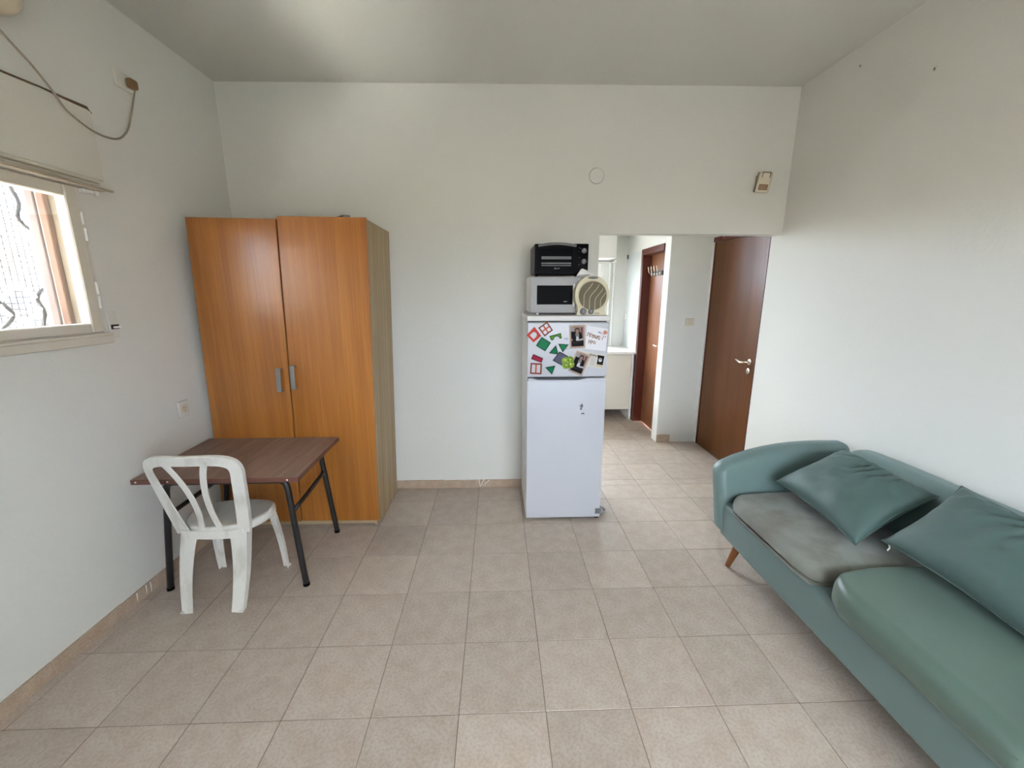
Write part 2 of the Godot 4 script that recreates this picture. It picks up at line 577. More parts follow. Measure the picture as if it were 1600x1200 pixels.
	for x in [RW[0] + 0.07, mid + 0.035]:
		b = W(o)
		b.box(Vector3(x, RW[2] + 0.07, REAR + 0.082), Vector3(x + mid - RW[0] - 0.105, RW[3] - 0.07, REAR + 0.086))
		obj("pane", b, M.glass, o)

func tile_mesh(w: float, d: float) -> ArrayMesh:
	var key := "%.3f %.3f" % [w, d]
	if not tile_meshes.has(key):
		var b := MB.new()
		b.box(Vector3(-w / 2 + 0.0013, -0.012, -d / 2 + 0.0013), Vector3(w / 2 - 0.0013, 0, d / 2 - 0.0013), 0.0012)
		tile_meshes[key] = b.mesh()
	return tile_meshes[key]

func build_floor() -> void:
	var o := setting("floor", "beige ceramic tile floor", "floor")
	var b := MB.new()
	b.box(Vector3(LEFT - 0.2, -0.1, KITCHEN - 0.2), Vector3(RIGHT + 0.2, -0.0022, REAR + 0.2))
	obj("grout_bed", b, M.grout, o)
	var rng := RandomNumberGenerator.new()
	rng.seed = 7
	var rest := MB.new()
	for part in [[Rect2(LEFT, BACK, RIGHT - LEFT, REAR - BACK), -4, 9], [Rect2(0.9, KITCHEN, RIGHT - 0.9, BACK - KITCHEN), -11, -4], [Rect2(-0.8, KITCHEN, 1.7, BACK - 0.1 - KITCHEN), -11, -5]]:
		var r: Rect2 = part[0]
		for j in range(part[1], part[2] + 1):
			for i in range(-6, 8):
				var t := Rect2(i * TILE, j * TILE, TILE, TILE).intersection(r)
				if t.size.x < 0.012 or t.size.y < 0.012: continue
				if i >= 6 and j < -7: continue
				var c := t.get_center()
				if j > 3 or (r.position.x < 0 and r.position.y < -2):   # behind the viewer or behind the wall
					rest.box(Vector3(t.position.x + 0.0013, -0.012, t.position.y + 0.0013), Vector3(t.end.x - 0.0013, 0, t.end.y - 0.0013), 0.0012)
					continue
				var p := MeshInstance3D.new()
				p.name = numbered("tile", o)
				p.mesh = tile_mesh(t.size.x, t.size.y)
				p.material_override = M.tile[rng.randi() % 7]
				p.position = Vector3(c.x, rng.randf_range(-0.0006, 0.0), c.y)
				p.rotation = Vector3(rng.randf_range(-0.0008, 0.0008), 0, rng.randf_range(-0.0008, 0.0008))
				o.add_child(p, true)
	var q := obj("tiles_out_of_view", rest, M.tile[0], o)
	q.name = "tile_field"
	q.set_meta("kind", "stuff")
	# ceramic skirting, piece by piece
	var sk := setting("baseboard_back", "beige ceramic skirting tiles along the back wall", "skirting")
	for k in range(-6, 3):
		var x0: float = max(k * TILE + 0.05, LEFT + 0.011)
		var x1: float = min(k * TILE + 0.05 + TILE, 0.914)
		if x1 - x0 < 0.02: continue
		b = W(sk)
		b.box(Vector3(x0 + 0.001, 0.0, BACK), Vector3(x1 - 0.001, 0.069 + 0.002 * sin(k * 2.1), BACK + 0.009), 0.002)
		obj("skirting_tile", b, M.skirting, sk)
	sk = setting("baseboard_left", "beige ceramic skirting tiles along the left wall", "skirting")
	var z := BACK + 0.011
	var kk := 0
	while z < 1.9:
		b = W(sk)
		b.box(Vector3(LEFT, 0.0, z + 0.001), Vector3(LEFT + 0.009, 0.069 + 0.002 * sin(kk * 1.7), min(z + TILE, 2.0) - 0.001), 0.002)
		obj("skirting_tile", b, M.skirting, sk)
		z += TILE
		kk += 1
	# dribbles of white wall paint on the skirting
	for d in [[0.028, 0.062, 0.018], [-0.03, 0.065, 0.016], [-0.058, 0.062, 0.006]]:
		b = W(sk)
		b.strap([Vector3(LEFT + 0.0092, d[1], d[0]), Vector3(LEFT + 0.0094, (d[1] + d[2]) / 2, d[0] + 0.001), Vector3(LEFT + 0.0092, d[2], d[0] + 0.003)], [Vector3.BACK, Vector3.BACK, Vector3.BACK], [0.007, 0.006, 0.003], 0.002)
		obj("paint_dribble", b, M.white, sk)
	var back_sk: Node3D = get_node("baseboard_back")
	for d in [[-0.002, 0.072, 0.008, 0.012], [0.085, 0.066, 0.03, 0.02], [0.04, 0.07, 0.01, 0.01]]:
		b = W(back_sk)
		b.strap([Vector3(d[0], d[1], BACK + 0.0092), Vector3((d[0] + d[2]) / 2, (d[1] + d[3]) / 2, BACK + 0.0094), Vector3(d[2], d[3], BACK + 0.0092)], [Vector3.RIGHT, Vector3.RIGHT, Vector3.RIGHT], [0.007, 0.005, 0.003], 0.002)
		obj("paint_dribble", b, M.white, back_sk)
	sk = setting("baseboard_hall", "single beige ceramic skirting tile left on the hall wall end", "skirting")
	b = W(sk)
	b.box(Vector3(PIER, 0.0, HALL), Vector3(PIER + 0.145, 0.082, HALL + 0.01), 0.002)
	obj("skirting_tile", b, M.skirting, sk)

func build_left_window() -> void:
	var o := setting("window_1", "small white window with iron grille in the left wall", "window")
	var z0 := -0.09
	var z1 := 1.0
	# reveal linings seen through the glass
	var b := W(o)
	b.box(Vector3(LEFT - 0.065, 1.385, z0), Vector3(LEFT + 0.012, 2.035, z0 + 0.022), 0.003)
	b.box(Vector3(LEFT - 0.065, 1.385, z1 - 0.022), Vector3(LEFT + 0.012, 2.035, z1), 0.003)
	b.box(Vector3(LEFT - 0.065, 2.013, z0), Vector3(LEFT + 0.012, 2.035, z1), 0.003)
	b.box(Vector3(LEFT - 0.065, 1.385, z0), Vector3(LEFT + 0.012, 1.4, z1), 0.003)
	obj("window_frame", b, M.sash, o)
	b = W(o)
	b.box(Vector3(LEFT - 0.02, 1.335, z0 - 0.035), Vector3(LEFT + 0.022, 1.386, z1 + 0.035), 0.004)
	b.box(Vector3(LEFT - 0.02, 1.372, z0 - 0.03), Vector3(LEFT + 0.03, 1.386, z1 + 0.03), 0.004)
	obj("window_sill", b, M.sash, o)
	b = W(o)
	b.box(Vector3(LEFT - 0.1, 1.385, z0), Vector3(LEFT - 0.066, 2.035, z0 + 0.012), 0.002)
	obj("rust_stained_guide", b, M.frame_out, o).name = "shutter_guide"
	b = W(o)
	b.box(Vector3(LEFT - 0.135, 1.385, z0), Vector3(LEFT - 0.103, 2.035, z0 + 0.03), 0.003)
	var g := obj("guide_post", b, M.rust, o)
	g.set_meta("label", "brown rusty guide post in the window reveal")
	b = W(o)
	b.box(Vector3(LEFT - 0.2, 1.385, z0), Vector3(LEFT - 0.165, 2.035, z0 + 0.012), 0.003)
	obj("outer_edge", b, mat(rgb(92, 78, 74), 0.85), o)
	# two sashes
	for s in [[z0 + 0.004, 0.455], [0.457, z1 - 0.004]]:
		b = W(o)
		var a: float = s[0]
		var c: float = s[1]
		var w := 0.058
		var y0 := 1.39
		var y1 := 2.028
		var xa := LEFT - 0.022
		var xb := LEFT + 0.02
		b.box(Vector3(xa, y0, a), Vector3(xb, y1, a + w), 0.005)
		b.box(Vector3(xa, y0, c - w), Vector3(xb, y1, c), 0.005)
		b.box(Vector3(xa, y0, a + w), Vector3(xb, y0 + 0.045, c - w), 0.005)
		b.box(Vector3(xa, y1 - 0.052, a + w), Vector3(xb, y1, c - w), 0.005)
		var sash := obj("sash", b, M.sash, o)
		b = W(o)
		b.box(Vector3(LEFT - 0.006, y0 + 0.04, a + w - 0.004), Vector3(LEFT - 0.002, y1 - 0.048, c - w + 0.004))
		obj("pane", b, M.glass, sash)
		for y in [1.50, 1.565, 1.80, 1.87]:
			b = W(o)
			var hz: float = a - 0.003 if a < 0.2 else c + 0.003
			b.tube([Vector3(LEFT + 0.02, y, hz), Vector3(LEFT + 0.02, y + 0.055, hz)], 0.006, 8)
			obj("hinge", b, M.white, sash)
	# iron scroll grille with wire mesh at the outer face
	var xg := LEFT - 0.235
	var gr := Node3D.new()
	gr.name = "grille"
	o.add_child(gr)
	for k in 5:
		b = W(o)
		var zc := -0.12 + k * 0.24
		var pts := []
		for i in 41:
			var t := i / 40.0
			pts.append(Vector3(xg, 1.36 + 0.72 * t, zc + 0.055 * sin(t * TAU * 1.5 + k * PI) + 0.02 * sin(t * TAU * 4.5)))
		b.tube(pts, 0.008, 6)
		obj("scroll_bar", b, M.iron, gr)
	for k in 4:
		b = W(o)
		var pts := []
		for i in 24:
			var t := TAU * i / 24.0
			pts.append(Vector3(xg - 0.002, 1.52 + 0.075 * sin(t) + 0.22 * (k % 2), 0.0 + k * 0.24 + 0.07 * cos(t) + 0.012 * cos(3 * t)))
		b.tube(pts, 0.0085, 6, false, true)
		obj("scroll_ring", b, M.wire, gr)
	b = W(o)
	for i in 46:
		var z := -0.22 + i * 0.026
		b.box(Vector3(xg - 0.03, 1.33, z), Vector3(xg - 0.0275, 2.1, z + 0.004))
	for i in 30:
		var y := 1.34 + i * 0.026
		b.box(Vector3(xg - 0.0325, y, -0.24), Vector3(xg - 0.03, y + 0.004, 1.0))
	var mesh_part := obj("wire_mesh", b, M.mesh_wire, o)
	mesh_part.set_meta("kind", "stuff")
	# roller shutter box above: plaster cover with a stained crack, aluminium lip
	o = thing("shutter_box", "plastered roller shutter box with a stained top edge above the left window", "shutter box", Vector3(LEFT, 2.03, 0.0))
	b = W(o)
	var cover := obj("cover_panel", panel_mesh(), M.patch, o)   # drawn in its own plane: x runs towards the back of the room
	cover.transform = Transform3D(Basis(Vector3(0, 0, -1), Vector3.UP, Vector3.RIGHT), Vector3(0, -2.03, 0))
	b = W(o)
	b.strap([Vector3(LEFT + 0.008, 2.386, 0.9), Vector3(LEFT + 0.013, 2.386, 0.1), Vector3(LEFT + 0.014, 2.392, -0.03), Vector3(LEFT + 0.014, 2.391, -0.13), Vector3(LEFT + 0.013, 2.393, -0.228), Vector3(LEFT + 0.011, 2.378, -0.25)],
		[Vector3.UP, Vector3.UP, Vector3.UP, Vector3.UP, Vector3.UP, Vector3.BACK], [0.006, 0.008, 0.006, 0.01, 0.013, 0.004], 0.004)
	obj("stained_crack", b, M.grime, o)
	b = W(o)
	b.box(Vector3(LEFT, 2.048, -0.2), Vector3(LEFT + 0.03, 2.085, 1.1), 0.004)
	b.box(Vector3(LEFT, 2.03, -0.2), Vector3(LEFT + 0.052, 2.047, 1.1), 0.003)
	obj("lip_board", b, M.sash, o)
	b = W(o)
	b.box(Vector3(LEFT + 0.028, 2.062, -0.19), Vector3(LEFT + 0.04, 2.068, 1.1), 0.002)
	obj("aluminium_rail", b, M.alu, o)
	b = W(o)
	b.box(Vector3(LEFT + 0.045, 2.034, -0.235), Vector3(LEFT + 0.06, 2.046, 1.1), 0.003)
	obj("aluminium_rail", b, M.alu, o)
	b = W(o)
	b.box(Vector3(LEFT, 2.012, -0.165), Vector3(LEFT + 0.03, 2.029, -0.115), 0.004)
	b.box(Vector3(LEFT + 0.02, 2.006, -0.185), Vector3(LEFT + 0.032, 2.029, -0.165), 0.002)
	obj("strap_outlet", b, M.white, o)
	o = thing("strap_winder", "small white shutter strap plate beside the lower window corner", "strap winder", Vector3(LEFT, 1.386, -0.152))
	b = W(o)
	b.box(Vector3(LEFT, 1.356, -0.178), Vector3(LEFT + 0.006, 1.48, -0.126), 0.002)
	obj("plate", b, M.patch, o)
	b = W(o)
	b.box(Vector3(LEFT + 0.006, 1.398, -0.178), Vector3(LEFT + 0.008, 1.42, -0.135), 0.0005)
	obj("slot", b, M.hole, o)
	b = W(o)
	b.box(Vector3(LEFT + 0.007, 1.402, -0.176), Vector3(LEFT + 0.022, 1.412, -0.142), 0.003)
	obj("strap_end", b, M.white, o)

func panel_mesh() -> ArrayMesh:
	var b := MB.new()
	b.prism(PackedVector2Array([Vector2(-1.1, 2.086), Vector2(0.248, 2.086), Vector2(0.25, 2.3), Vector2(0.247, 2.365), Vector2(0.226, 2.388), Vector2(-1.1, 2.38)]), 0.0, 0.012, 0.003)
	return b.mesh()

func build_kitchen() -> void:
	# window to the yard
	var o := setting("window_2", "bright kitchenette window with white frame behind the fan heater", "window")
	var b: MB
	var z := KITCHEN - 0.06
	for w in [[-0.7, 0.88, 2.6], [0.95, 1.54, 1.96]]:
		var f := W(o)
		for x in [w[0], w[1] - 0.07]: f.box(Vector3(x, 0.98, z - 0.05), Vector3(x + 0.07, w[2], z), 0.004)
		for y in [0.98, w[2] - 0.07]: f.box(Vector3(w[0] + 0.07, y, z - 0.05), Vector3(w[1] - 0.07, y + 0.07, z), 0.004)
		obj("window_frame", f, M.white, o)
		f = W(o)
		f.box(Vector3(w[0] + 0.07, 1.05, z - 0.027), Vector3(w[1] - 0.07, w[2] - 0.07, z - 0.023))
		obj("pane", f, M.glass, o)
	# worktop and base unit
	o = thing("worktop", "white kitchenette worktop beside the inner door frame", "worktop", Vector3(1.0, 0.835, -3.33))
	b = W(o)
	b.box(Vector3(-0.8, 0.842, KITCHEN), Vector3(PIER - 0.004, 0.872, -3.04), 0.004)
	obj("slab", b, M.counter, o)
	o = thing("base_cabinet", "cream kitchen base cabinet under the white worktop", "cabinet", Vector3(1.4, 0, -3.33))
	b = W(o)
	b.box(Vector3(0.9, 0.135, KITCHEN + 0.02), Vector3(1.842, 0.842, -3.078), 0.002)
	obj("carcass", b, M.cabinet, o)
	for x in [[0.902, 1.368], [1.372, 1.815]]:
		b = W(o)
		b.box(Vector3(x[0], 0.138, -3.078), Vector3(x[1], 0.832, -3.06), 0.002)
		obj("cabinet_door", b, M.cabinet, o)
	b = W(o)
	b.box(Vector3(1.818, 0.0, -3.56), Vector3(1.842, 0.842, -3.062), 0.002)
	obj("end_panel", b, M.white, o)
	for p in [Vector2(0.95, -3.12), Vector2(1.45, -3.4), Vector2(0.95, -3.5)]:
		b = W(o)
		b.tube([Vector3(p.x, 0, p.y), Vector3(p.x, 0.136, p.y)], 0.02, 10)
		obj("foot", b, M.black, o)
	o = thing("wall_cabinet", "white box cabinet high on the kitchenette's far wall", "cabinet", Vector3(1.2, 1.99, -3.46))
	b = W(o)
	b.box(Vector3(1.0, 1.995, KITCHEN), Vector3(1.622, 2.7, -3.3), 0.004)
	obj("carcass", b, M.white, o)
	o = thing("curtain_rod", "thin grey rod under the white wall cabinet", "rod", Vector3(1.4, 1.98, -3.5))
	b = W(o)
	b.tube([Vector3(1.0, 1.975, -3.52), Vector3(1.7, 1.975, -3.52)], 0.007, 8)
	obj("rod", b, M.steel, o)
	b = W(o)
	b.box(Vector3(1.66, 1.96, KITCHEN), Vector3(1.69, 1.99, -3.505), 0.003)
	obj("bracket", b, M.white, o)
	for k in 2:
		var x: float = [1.635, 1.69][k]
		o = thing("pipe", ["white vertical pipe nearest the kitchenette window", "white vertical pipe nearer the kitchenette corner"][k], "pipe", Vector3(x, 0.872, KITCHEN), 0.0, "vertical pipes by the kitchenette window")
		b = W(o)
		b.tube([Vector3(x, 0.873, KITCHEN + 0.014), Vector3(x, 1.955, KITCHEN + 0.014)], 0.012, 10)
		obj("tube", b, M.white, o)
		for y in [1.2, 1.7]:
			b = W(o)
			b.box(Vector3(x - 0.017, y, KITCHEN), Vector3(x + 0.017, y + 0.012, KITCHEN + 0.028), 0.002)
			obj("clip", b, M.white, o)
	o = thing("wall_hook", "small dark hook high in the kitchenette corner", "hook", Vector3(PIER - 0.006, 2.03, -3.585))
	b = W(o)
	b.box(Vector3(PIER - 0.02, 2.005, -3.59), Vector3(PIER - 0.006, 2.058, -3.575), 0.003)
	obj("stem", b, M.black_metal, o)
	o = thing("socket_outlet", "white socket on the kitchenette's right wall above the worktop", "socket", Vector3(PIER - 0.006, 1.275, -3.55))
	b = W(o)
	b.rbox(Vector3(PIER - 0.018, 1.235, -3.585), Vector3(PIER - 0.006, 1.318, -3.505), 0.006, 3)
	obj("plate", b, M.white_gloss, o)
	b = W(o)
	b.lathe([Vector2(0.018, 0), Vector2(0.018, 0.004), Vector2(0.0, 0.004)], Transform3D(Basis(Vector3.BACK, PI / 2), Vector3(PIER - 0.017, 1.276, -3.545)), 16)
	obj("socket_face", b, M.beige, o)
	# inner door with its frame, set back in the wall
	o = setting("door_2", "glossy brown inner door with dark red frame and coat hooks", "door")
	b = W(o)
	b.box(Vector3(PIER - 0.012, 0.0, -3.06), Vector3(PIER + 0.135, 2.07, -3.0), 0.004)
	b.box(Vector3(PIER + 0.03, 0.0, -2.42), Vector3(PIER + 0.135, 2.07, -2.388), 0.004)
	b.box(Vector3(PIER - 0.012, 2.0, -3.0), Vector3(PIER + 0.135, 2.07, -2.395), 0.004)
	obj("door_frame", b, M.door_frame, o)
	b = W(o)
	b.box(Vector3(1.955, 0.008, -3.0), Vector3(1.99, 2.0, -2.415), 0.002)
	obj("leaf", b, M.door_light, o)
	var h := Node3D.new()
	h.name = "door_handle"
	o.add_child(h)
	b = W(o)
	b.tube([Vector3(1.956, 1.0, -2.53), Vector3(1.915, 1.0, -2.53), Vector3(1.91, 1.0, -2.56), Vector3(1.912, 1.003, -2.64)], 0.008, 8)
	obj("lever", b, M.chrome, h)
	b = W(o)
	b.lathe([Vector2(0.024, 0), Vector2(0.022, 0.008), Vector2(0.0, 0.01)], Transform3D(Basis(Vector3.BACK, PI / 2), Vector3(1.956, 1.0, -2.53)), 16)
	obj("rose", b, M.chrome, h)
	o = thing("coat_rack", "dark coat hook rail with white knobs on the inner brown door", "coat rack", Vector3(1.955, 1.79, -2.78))
	b = W(o)
	b.box(Vector3(1.935, 1.765, -2.93), Vector3(1.955, 1.815, -2.6), 0.004)
	obj("rail", b, M.black_metal, o)
	for k in 4:
		var zc := -2.9 + k * 0.085
		b = W(o)
		b.tube([Vector3(1.94, 1.79, zc), Vector3(1.915, 1.785, zc), Vector3(1.895, 1.81, zc), Vector3(1.885, 1.865, zc)], [0.006, 0.006, 0.005, 0.005], 8)
		obj("hook", b, M.chrome, o)
		b = W(o)
		b.lathe([Vector2(0.0, 0), Vector2(0.017, 0.002), Vector2(0.016, 0.012), Vector2(0.0, 0.016)], Transform3D(Basis(Vector3.BACK, PI / 2), Vector3(1.936, 1.785, zc)), 14)
		obj("knob", b, M.white, o)

func build_entry_door() -> void:
	var o := setting("door_1", "plain brown entrance door in the right wall past the opening", "door")
	var b := W(o)
	b.box(Vector3(RIGHT - 0.005, 0, -2.212), Vector3(RIGHT + 0.09, 2.085, -2.196), 0.002)
	b.box(Vector3(RIGHT - 0.004, 0, -1.371), Vector3(RIGHT + 0.09, 2.085, -1.36), 0.002)
	b.box(Vector3(RIGHT - 0.012, 2.056, -2.196), Vector3(RIGHT + 0.09, 2.09, -1.371), 0.003)
	b.box(Vector3(RIGHT - 0.02, 2.056, -2.212), Vector3(RIGHT, 2.1, -2.08), 0.004)
	b.box(Vector3(RIGHT + 0.046, 0, -2.2), Vector3(RIGHT + 0.1, 2.06, -2.15))
	b.box(Vector3(RIGHT + 0.046, 0, -1.42), Vector3(RIGHT + 0.1, 2.06, -1.37))
	b.box(Vector3(RIGHT + 0.046, 2.0, -2.2), Vector3(RIGHT + 0.1, 2.06, -1.37))
	b.box(Vector3(RIGHT + 0.046, -0.01, -2.2), Vector3(RIGHT + 0.1, 0.04, -1.37))
	obj("door_frame", b, M.door_frame, o)
	b = W(o)
	b.box(Vector3(RIGHT + 0.002, 0.006, -2.193), Vector3(RIGHT + 0.045, 2.053, -1.374), 0.002)
	obj("leaf", b, M.door, o)
	var h := Node3D.new()
	h.name = "door_handle"
	o.add_child(h)
	var x := RIGHT + 0.002
	b = W(o)
	b.lathe([Vector2(0.027, 0), Vector2(0.026, 0.009), Vector2(0.014, 0.013), Vector2(0.0, 0.014)], Transform3D(Basis(Vector3.BACK, PI / 2), Vector3(x, 1.005, -1.435)), 20)
	obj("rose", b, M.chrome, h)
	b = W(o)
	b.tube([Vector3(x - 0.01, 1.005, -1.435), Vector3(x - 0.045, 1.005, -1.437), Vector3(x - 0.055, 1.0, -1.455), Vector3(x - 0.055, 0.996, -1.49), Vector3(x - 0.052, 1.006, -1.53), Vector3(x - 0.05, 1.008, -1.565)], [0.009, 0.009, 0.01, 0.011, 0.009, 0.005], 10)
	obj("lever", b, M.chrome, h)
	b = W(o)
	b.lathe([Vector2(0.026, 0), Vector2(0.025, 0.008), Vector2(0.015, 0.012), Vector2(0.0, 0.012)], Transform3D(Basis(Vector3.BACK, PI / 2), Vector3(x, 0.925, -1.44)), 20)
	obj("lock_rose", b, M.chrome, o)
	b = W(o)
	b.box(Vector3(x - 0.014, 0.916, -1.443), Vector3(x - 0.011, 0.936, -1.437), 0.0008)
	obj("keyhole", b, M.hole, o)

func build_wardrobe() -> void:
	var o := thing("wardrobe", "tall honey-coloured two-door wardrobe standing slightly crooked against the back wall", "wardrobe", Vector3(-1.17, 0, -0.95))
	# the carcass has racked: everything leans to the right by k per metre of height
	var k := 0.028
	var L := -1.702
	var R := -0.668
	var zf := -0.69
	var zb := -1.205
	var rack := func(p: Vector3) -> Vector3: return Vector3(p.x + k * p.y, p.y, p.z)
	var slab := func(lo: Vector3, hi: Vector3, m: Material, called: String, parent: Node) -> MeshInstance3D:
		var b := W(o)
		b.xf = b.xf * Transform3D(Basis(Vector3(1, 0, 0), Vector3(k, 1, 0), Vector3(0, 0, 1)), Vector3.ZERO)
		b.box(lo, hi, 0.0015)
		return obj(called, b, m, parent)
	# right side panel with a broken lower front corner
	var b := W(o)
	b.xf = b.xf * Transform3D(Basis(Vector3(1, 0, 0), Vector3(k, 1, 0), Vector3(0, 0, 1)), Vector3.ZERO) * Transform3D(Basis(Vector3(0, 0, -1), Vector3.UP, Vector3.RIGHT), Vector3.ZERO)
	var poly := PackedVector2Array([Vector2(-zb, 0.0), Vector2(-zb, 1.998), Vector2(-zf + 0.002, 1.998), Vector2(-zf + 0.002, 0.14), Vector2(-zf + 0.007, 0.08), Vector2(-zf + 0.018, 0.035), Vector2(-zf + 0.04, 0.003), Vector2(-zf + 0.05, 0.0)])
	b.prism(poly, R - 0.016, R, 0.0)
	obj("side_panel", b, M.side, o)
	slab.call(Vector3(L, 0.0, zb), Vector3(L + 0.016, 1.998, zf), M.side, "side_panel", o)
	slab.call(Vector3(L + 0.016, 1.982, zb), Vector3(R - 0.016, 1.998, zf), M.side, "top_panel", o)
	slab.call(Vector3(L + 0.016, 0.055, zb), Vector3(R - 0.016, 0.071, zf), M.side, "bottom_panel", o)
	slab.call(Vector3(L + 0.016, 0.071, zb), Vector3(R - 0.016, 1.982, zb + 0.004), M.side, "back_panel", o)
	slab.call(Vector3(L + 0.016, 0.004, zf - 0.025), Vector3(R - 0.03, 0.056, zf - 0.012), M.plinth, "plinth", o)
	slab.call(Vector3(R - 0.03, 0.0, zf - 0.02), Vector3(R - 0.0165, 0.052, zf + 0.003), M.plinth, "foot_strip", o)
	slab.call(Vector3(-1.205, 0.071, zf - 0.02), Vector3(-1.165, 1.982, zf - 0.003), M.edge_dark, "centre_post", o)
	# doors turned a little by the racking
	for d in [[L - 0.002, -1.1915, 0.052, 2.002, -0.004], [-1.1825, R + 0.001, 0.046, 2.008, 0.0]]:
		var c := Vector3((d[0] + d[1]) / 2, (d[2] + d[3]) / 2, zf + 0.01)
		b = W(o)
		var w: float = (d[1] - d[0]) / 2
		var h: float = (d[3] - d[2]) / 2
		b.xf = b.xf * Transform3D(Basis(Vector3(1, -0.011, 0), Vector3(k, 1, 0), Vector3(0, 0, 1)), c + Vector3(k * c.y, d[4], 0))
		b.box(Vector3(-w, -h, -0.008), Vector3(w, h, 0.01), 0.0015)
		var door := obj("door", b, M.wardrobe, o)
		var left: bool = d[0] < -1.5
		b = W(o)
		b.xf = b.xf * Transform3D(Basis(Vector3(1, 0, 0), Vector3(k, 1, 0), Vector3(0, 0, 1)), Vector3.ZERO)
		var hx := -1.243 if left else -1.155
		var hy := 0.962 if left else 0.978
		b.box(Vector3(hx - 0.014, hy, zf + 0.045), Vector3(hx + 0.014, hy + 0.148, zf + 0.051), 0.0015)
		for y in [hy, hy + 0.138]: b.box(Vector3(hx - 0.014, y, zf + 0.02), Vector3(hx + 0.014, y + 0.01, zf + 0.046), 0.0015)
		obj("handle", b, M.steel, door)
	# spare handle lying on top
	o = thing("loose_handle", "grey metal bar handle lying on top of the wardrobe", "handle", Vector3(-0.8, 2.0, -0.8))
	b = MB.new()
	b.box(Vector3(-0.022, 0.025, -0.08), Vector3(0.022, 0.031, 0.08), 0.0015)
	for z in [-0.08, 0.07]: b.box(Vector3(-0.022, 0.0, z), Vector3(0.022, 0.026, z + 0.01), 0.0015)
	obj("bar", b, M.steel, o)
	o.rotation.y = 0.75

func build_fridge() -> void:
	var x0 := 0.348
	var x1 := 0.873
	var o := thing("fridge", "white top-freezer fridge covered with magnets beside the kitchenette opening", "fridge", Vector3(0.61, 0, -0.95))
	var b := W(o)
	b.rbox(Vector3(x0, 0.03, -1.215), Vector3(x1, 1.398, -0.752), 0.008, 2)
	obj("body", b, M.fridge_side, o)
	b = W(o)
	b.rbox(Vector3(x0 - 0.003, 1.398, -1.225), Vector3(x1 + 0.004, 1.432, -0.694), 0.008, 3)
	obj("top_cover", b, M.fridge_side, o)
	b = W(o)
	b.box(Vector3(x0 + 0.008, 0.04, -0.753), Vector3(x1 - 0.008, 1.396, -0.742))
	obj("gasket", b, M.gasket, o)
	b = W(o)
	b.rbox(Vector3(x0, 1.036, -0.743), Vector3(x1, 1.391, -0.697), 0.009, 3)
	obj("freezer_door", b, M.fridge, o)
	b = W(o)
	b.rbox(Vector3(x0, 0.022, -0.743), Vector3(x1, 1.012, -0.697), 0.009, 3)
	# sloping grip along the top edge
	var lower := obj("fridge_door", b, M.fridge, o)
	b = W(o)
	b.prism(PackedVector2Array([Vector2(x0 + 0.01, 1.027), Vector2(x0 + 0.035, 1.027), Vector2(x0 + 0.075, 1.014), Vector2(x0 + 0.34, 1.014), Vector2(x0 + 0.40, 1.027), Vector2(x1 - 0.01, 1.027), Vector2(x1 - 0.006, 1.004), Vector2(x0 + 0.006, 1.004)]), -0.742, -0.6985, 0.002)
	obj("grip", b, M.fridge, lower)
	for x in [x0 + 0.05, x1 - 0.05]:
		for z in [-1.16, -0.8]:
			b = W(o)
			b.tube([Vector3(x, 0, z), Vector3(x, 0.032, z)], 0.018, 10)
			obj("foot", b, M.black, o)
	b = W(o)
	b.box(Vector3(x1 - 0.035, 0.009, -0.75), Vector3(x1 - 0.005, 0.024, -0.71), 0.002)
	obj("hinge_bracket", b, M.black, o)
	# faint maker's mark, half hidden by a photo
	b = W(o)
	for s in [[Vector2(0.588, 1.279), Vector2(0.588, 1.29), Vector2(0.6, 1.29), Vector2(0.6, 1.279)], [Vector2(0.604, 1.279), Vector2(0.604, 1.29), Vector2(0.614, 1.286)]]:
		var pts := []
		for p in s: pts.append(Vector3(p.x, p.y, -0.6965))
		b.tube(pts, 0.0016, 5)
	obj("maker_mark", b, M.knob, o)
	# scuffs where paint has come off the lower door
	b = W(o)
	for s in [[Vector2(0.703, 0.842), Vector2(0.71, 0.834), Vector2(0.717, 0.846), Vector2(0.712, 0.855), Vector2(0.722, 0.842), Vector2(0.715, 0.826), Vector2(0.705, 0.815), Vector2(0.716, 0.812), Vector2(0.708, 0.822)]]:
		var pts := []
		for p in s: pts.append(Vector3(p.x, p.y, -0.6967))
		b.tube(pts, 0.0032, 5)
	obj("glue_residue", b, M.knob, lower)
	b = W(o)
	b.tube([Vector3(0.715, 0.782, -0.6967), Vector3(0.72, 0.788, -0.6967), Vector3(0.728, 0.788, -0.6967), Vector3(0.733, 0.782, -0.6967)], 0.0034, 6)
	obj("dark_chip", b, M.black, lower)
	b = W(o)
	b.rbox(Vector3(0.838, 0.05, -0.698), Vector3(0.87, 0.09, -0.6945), 0.0016, 2)
	obj("grey_sticker", b, M.knob, lower)
	# crumpled scrap beside the fridge foot
	o = thing("crumpled_foil", "small crumpled grey scrap on the floor beside the fridge", "scrap", Vector3(0.905, 0.02, -0.79))
	b = MB.new()
	var nn := noise(5, 1.0, 2)
	b.rbox(Vector3(-0.022, -0.019, -0.025), Vector3(0.022, 0.03, 0.025), 0.018, 4, 3, func(p: Vector3) -> Vector3: return Vector3(p.x, max(p.y, -0.019), p.z) + Vector3(1, 0, 1) * nn.get_noise_3dv(p * 70) * 0.014 + Vector3(0, 0.012, 0) * max(0.0, nn.get_noise_3dv(p * 50 + Vector3.ONE)))
	obj("scrap", b, M.steel, o)

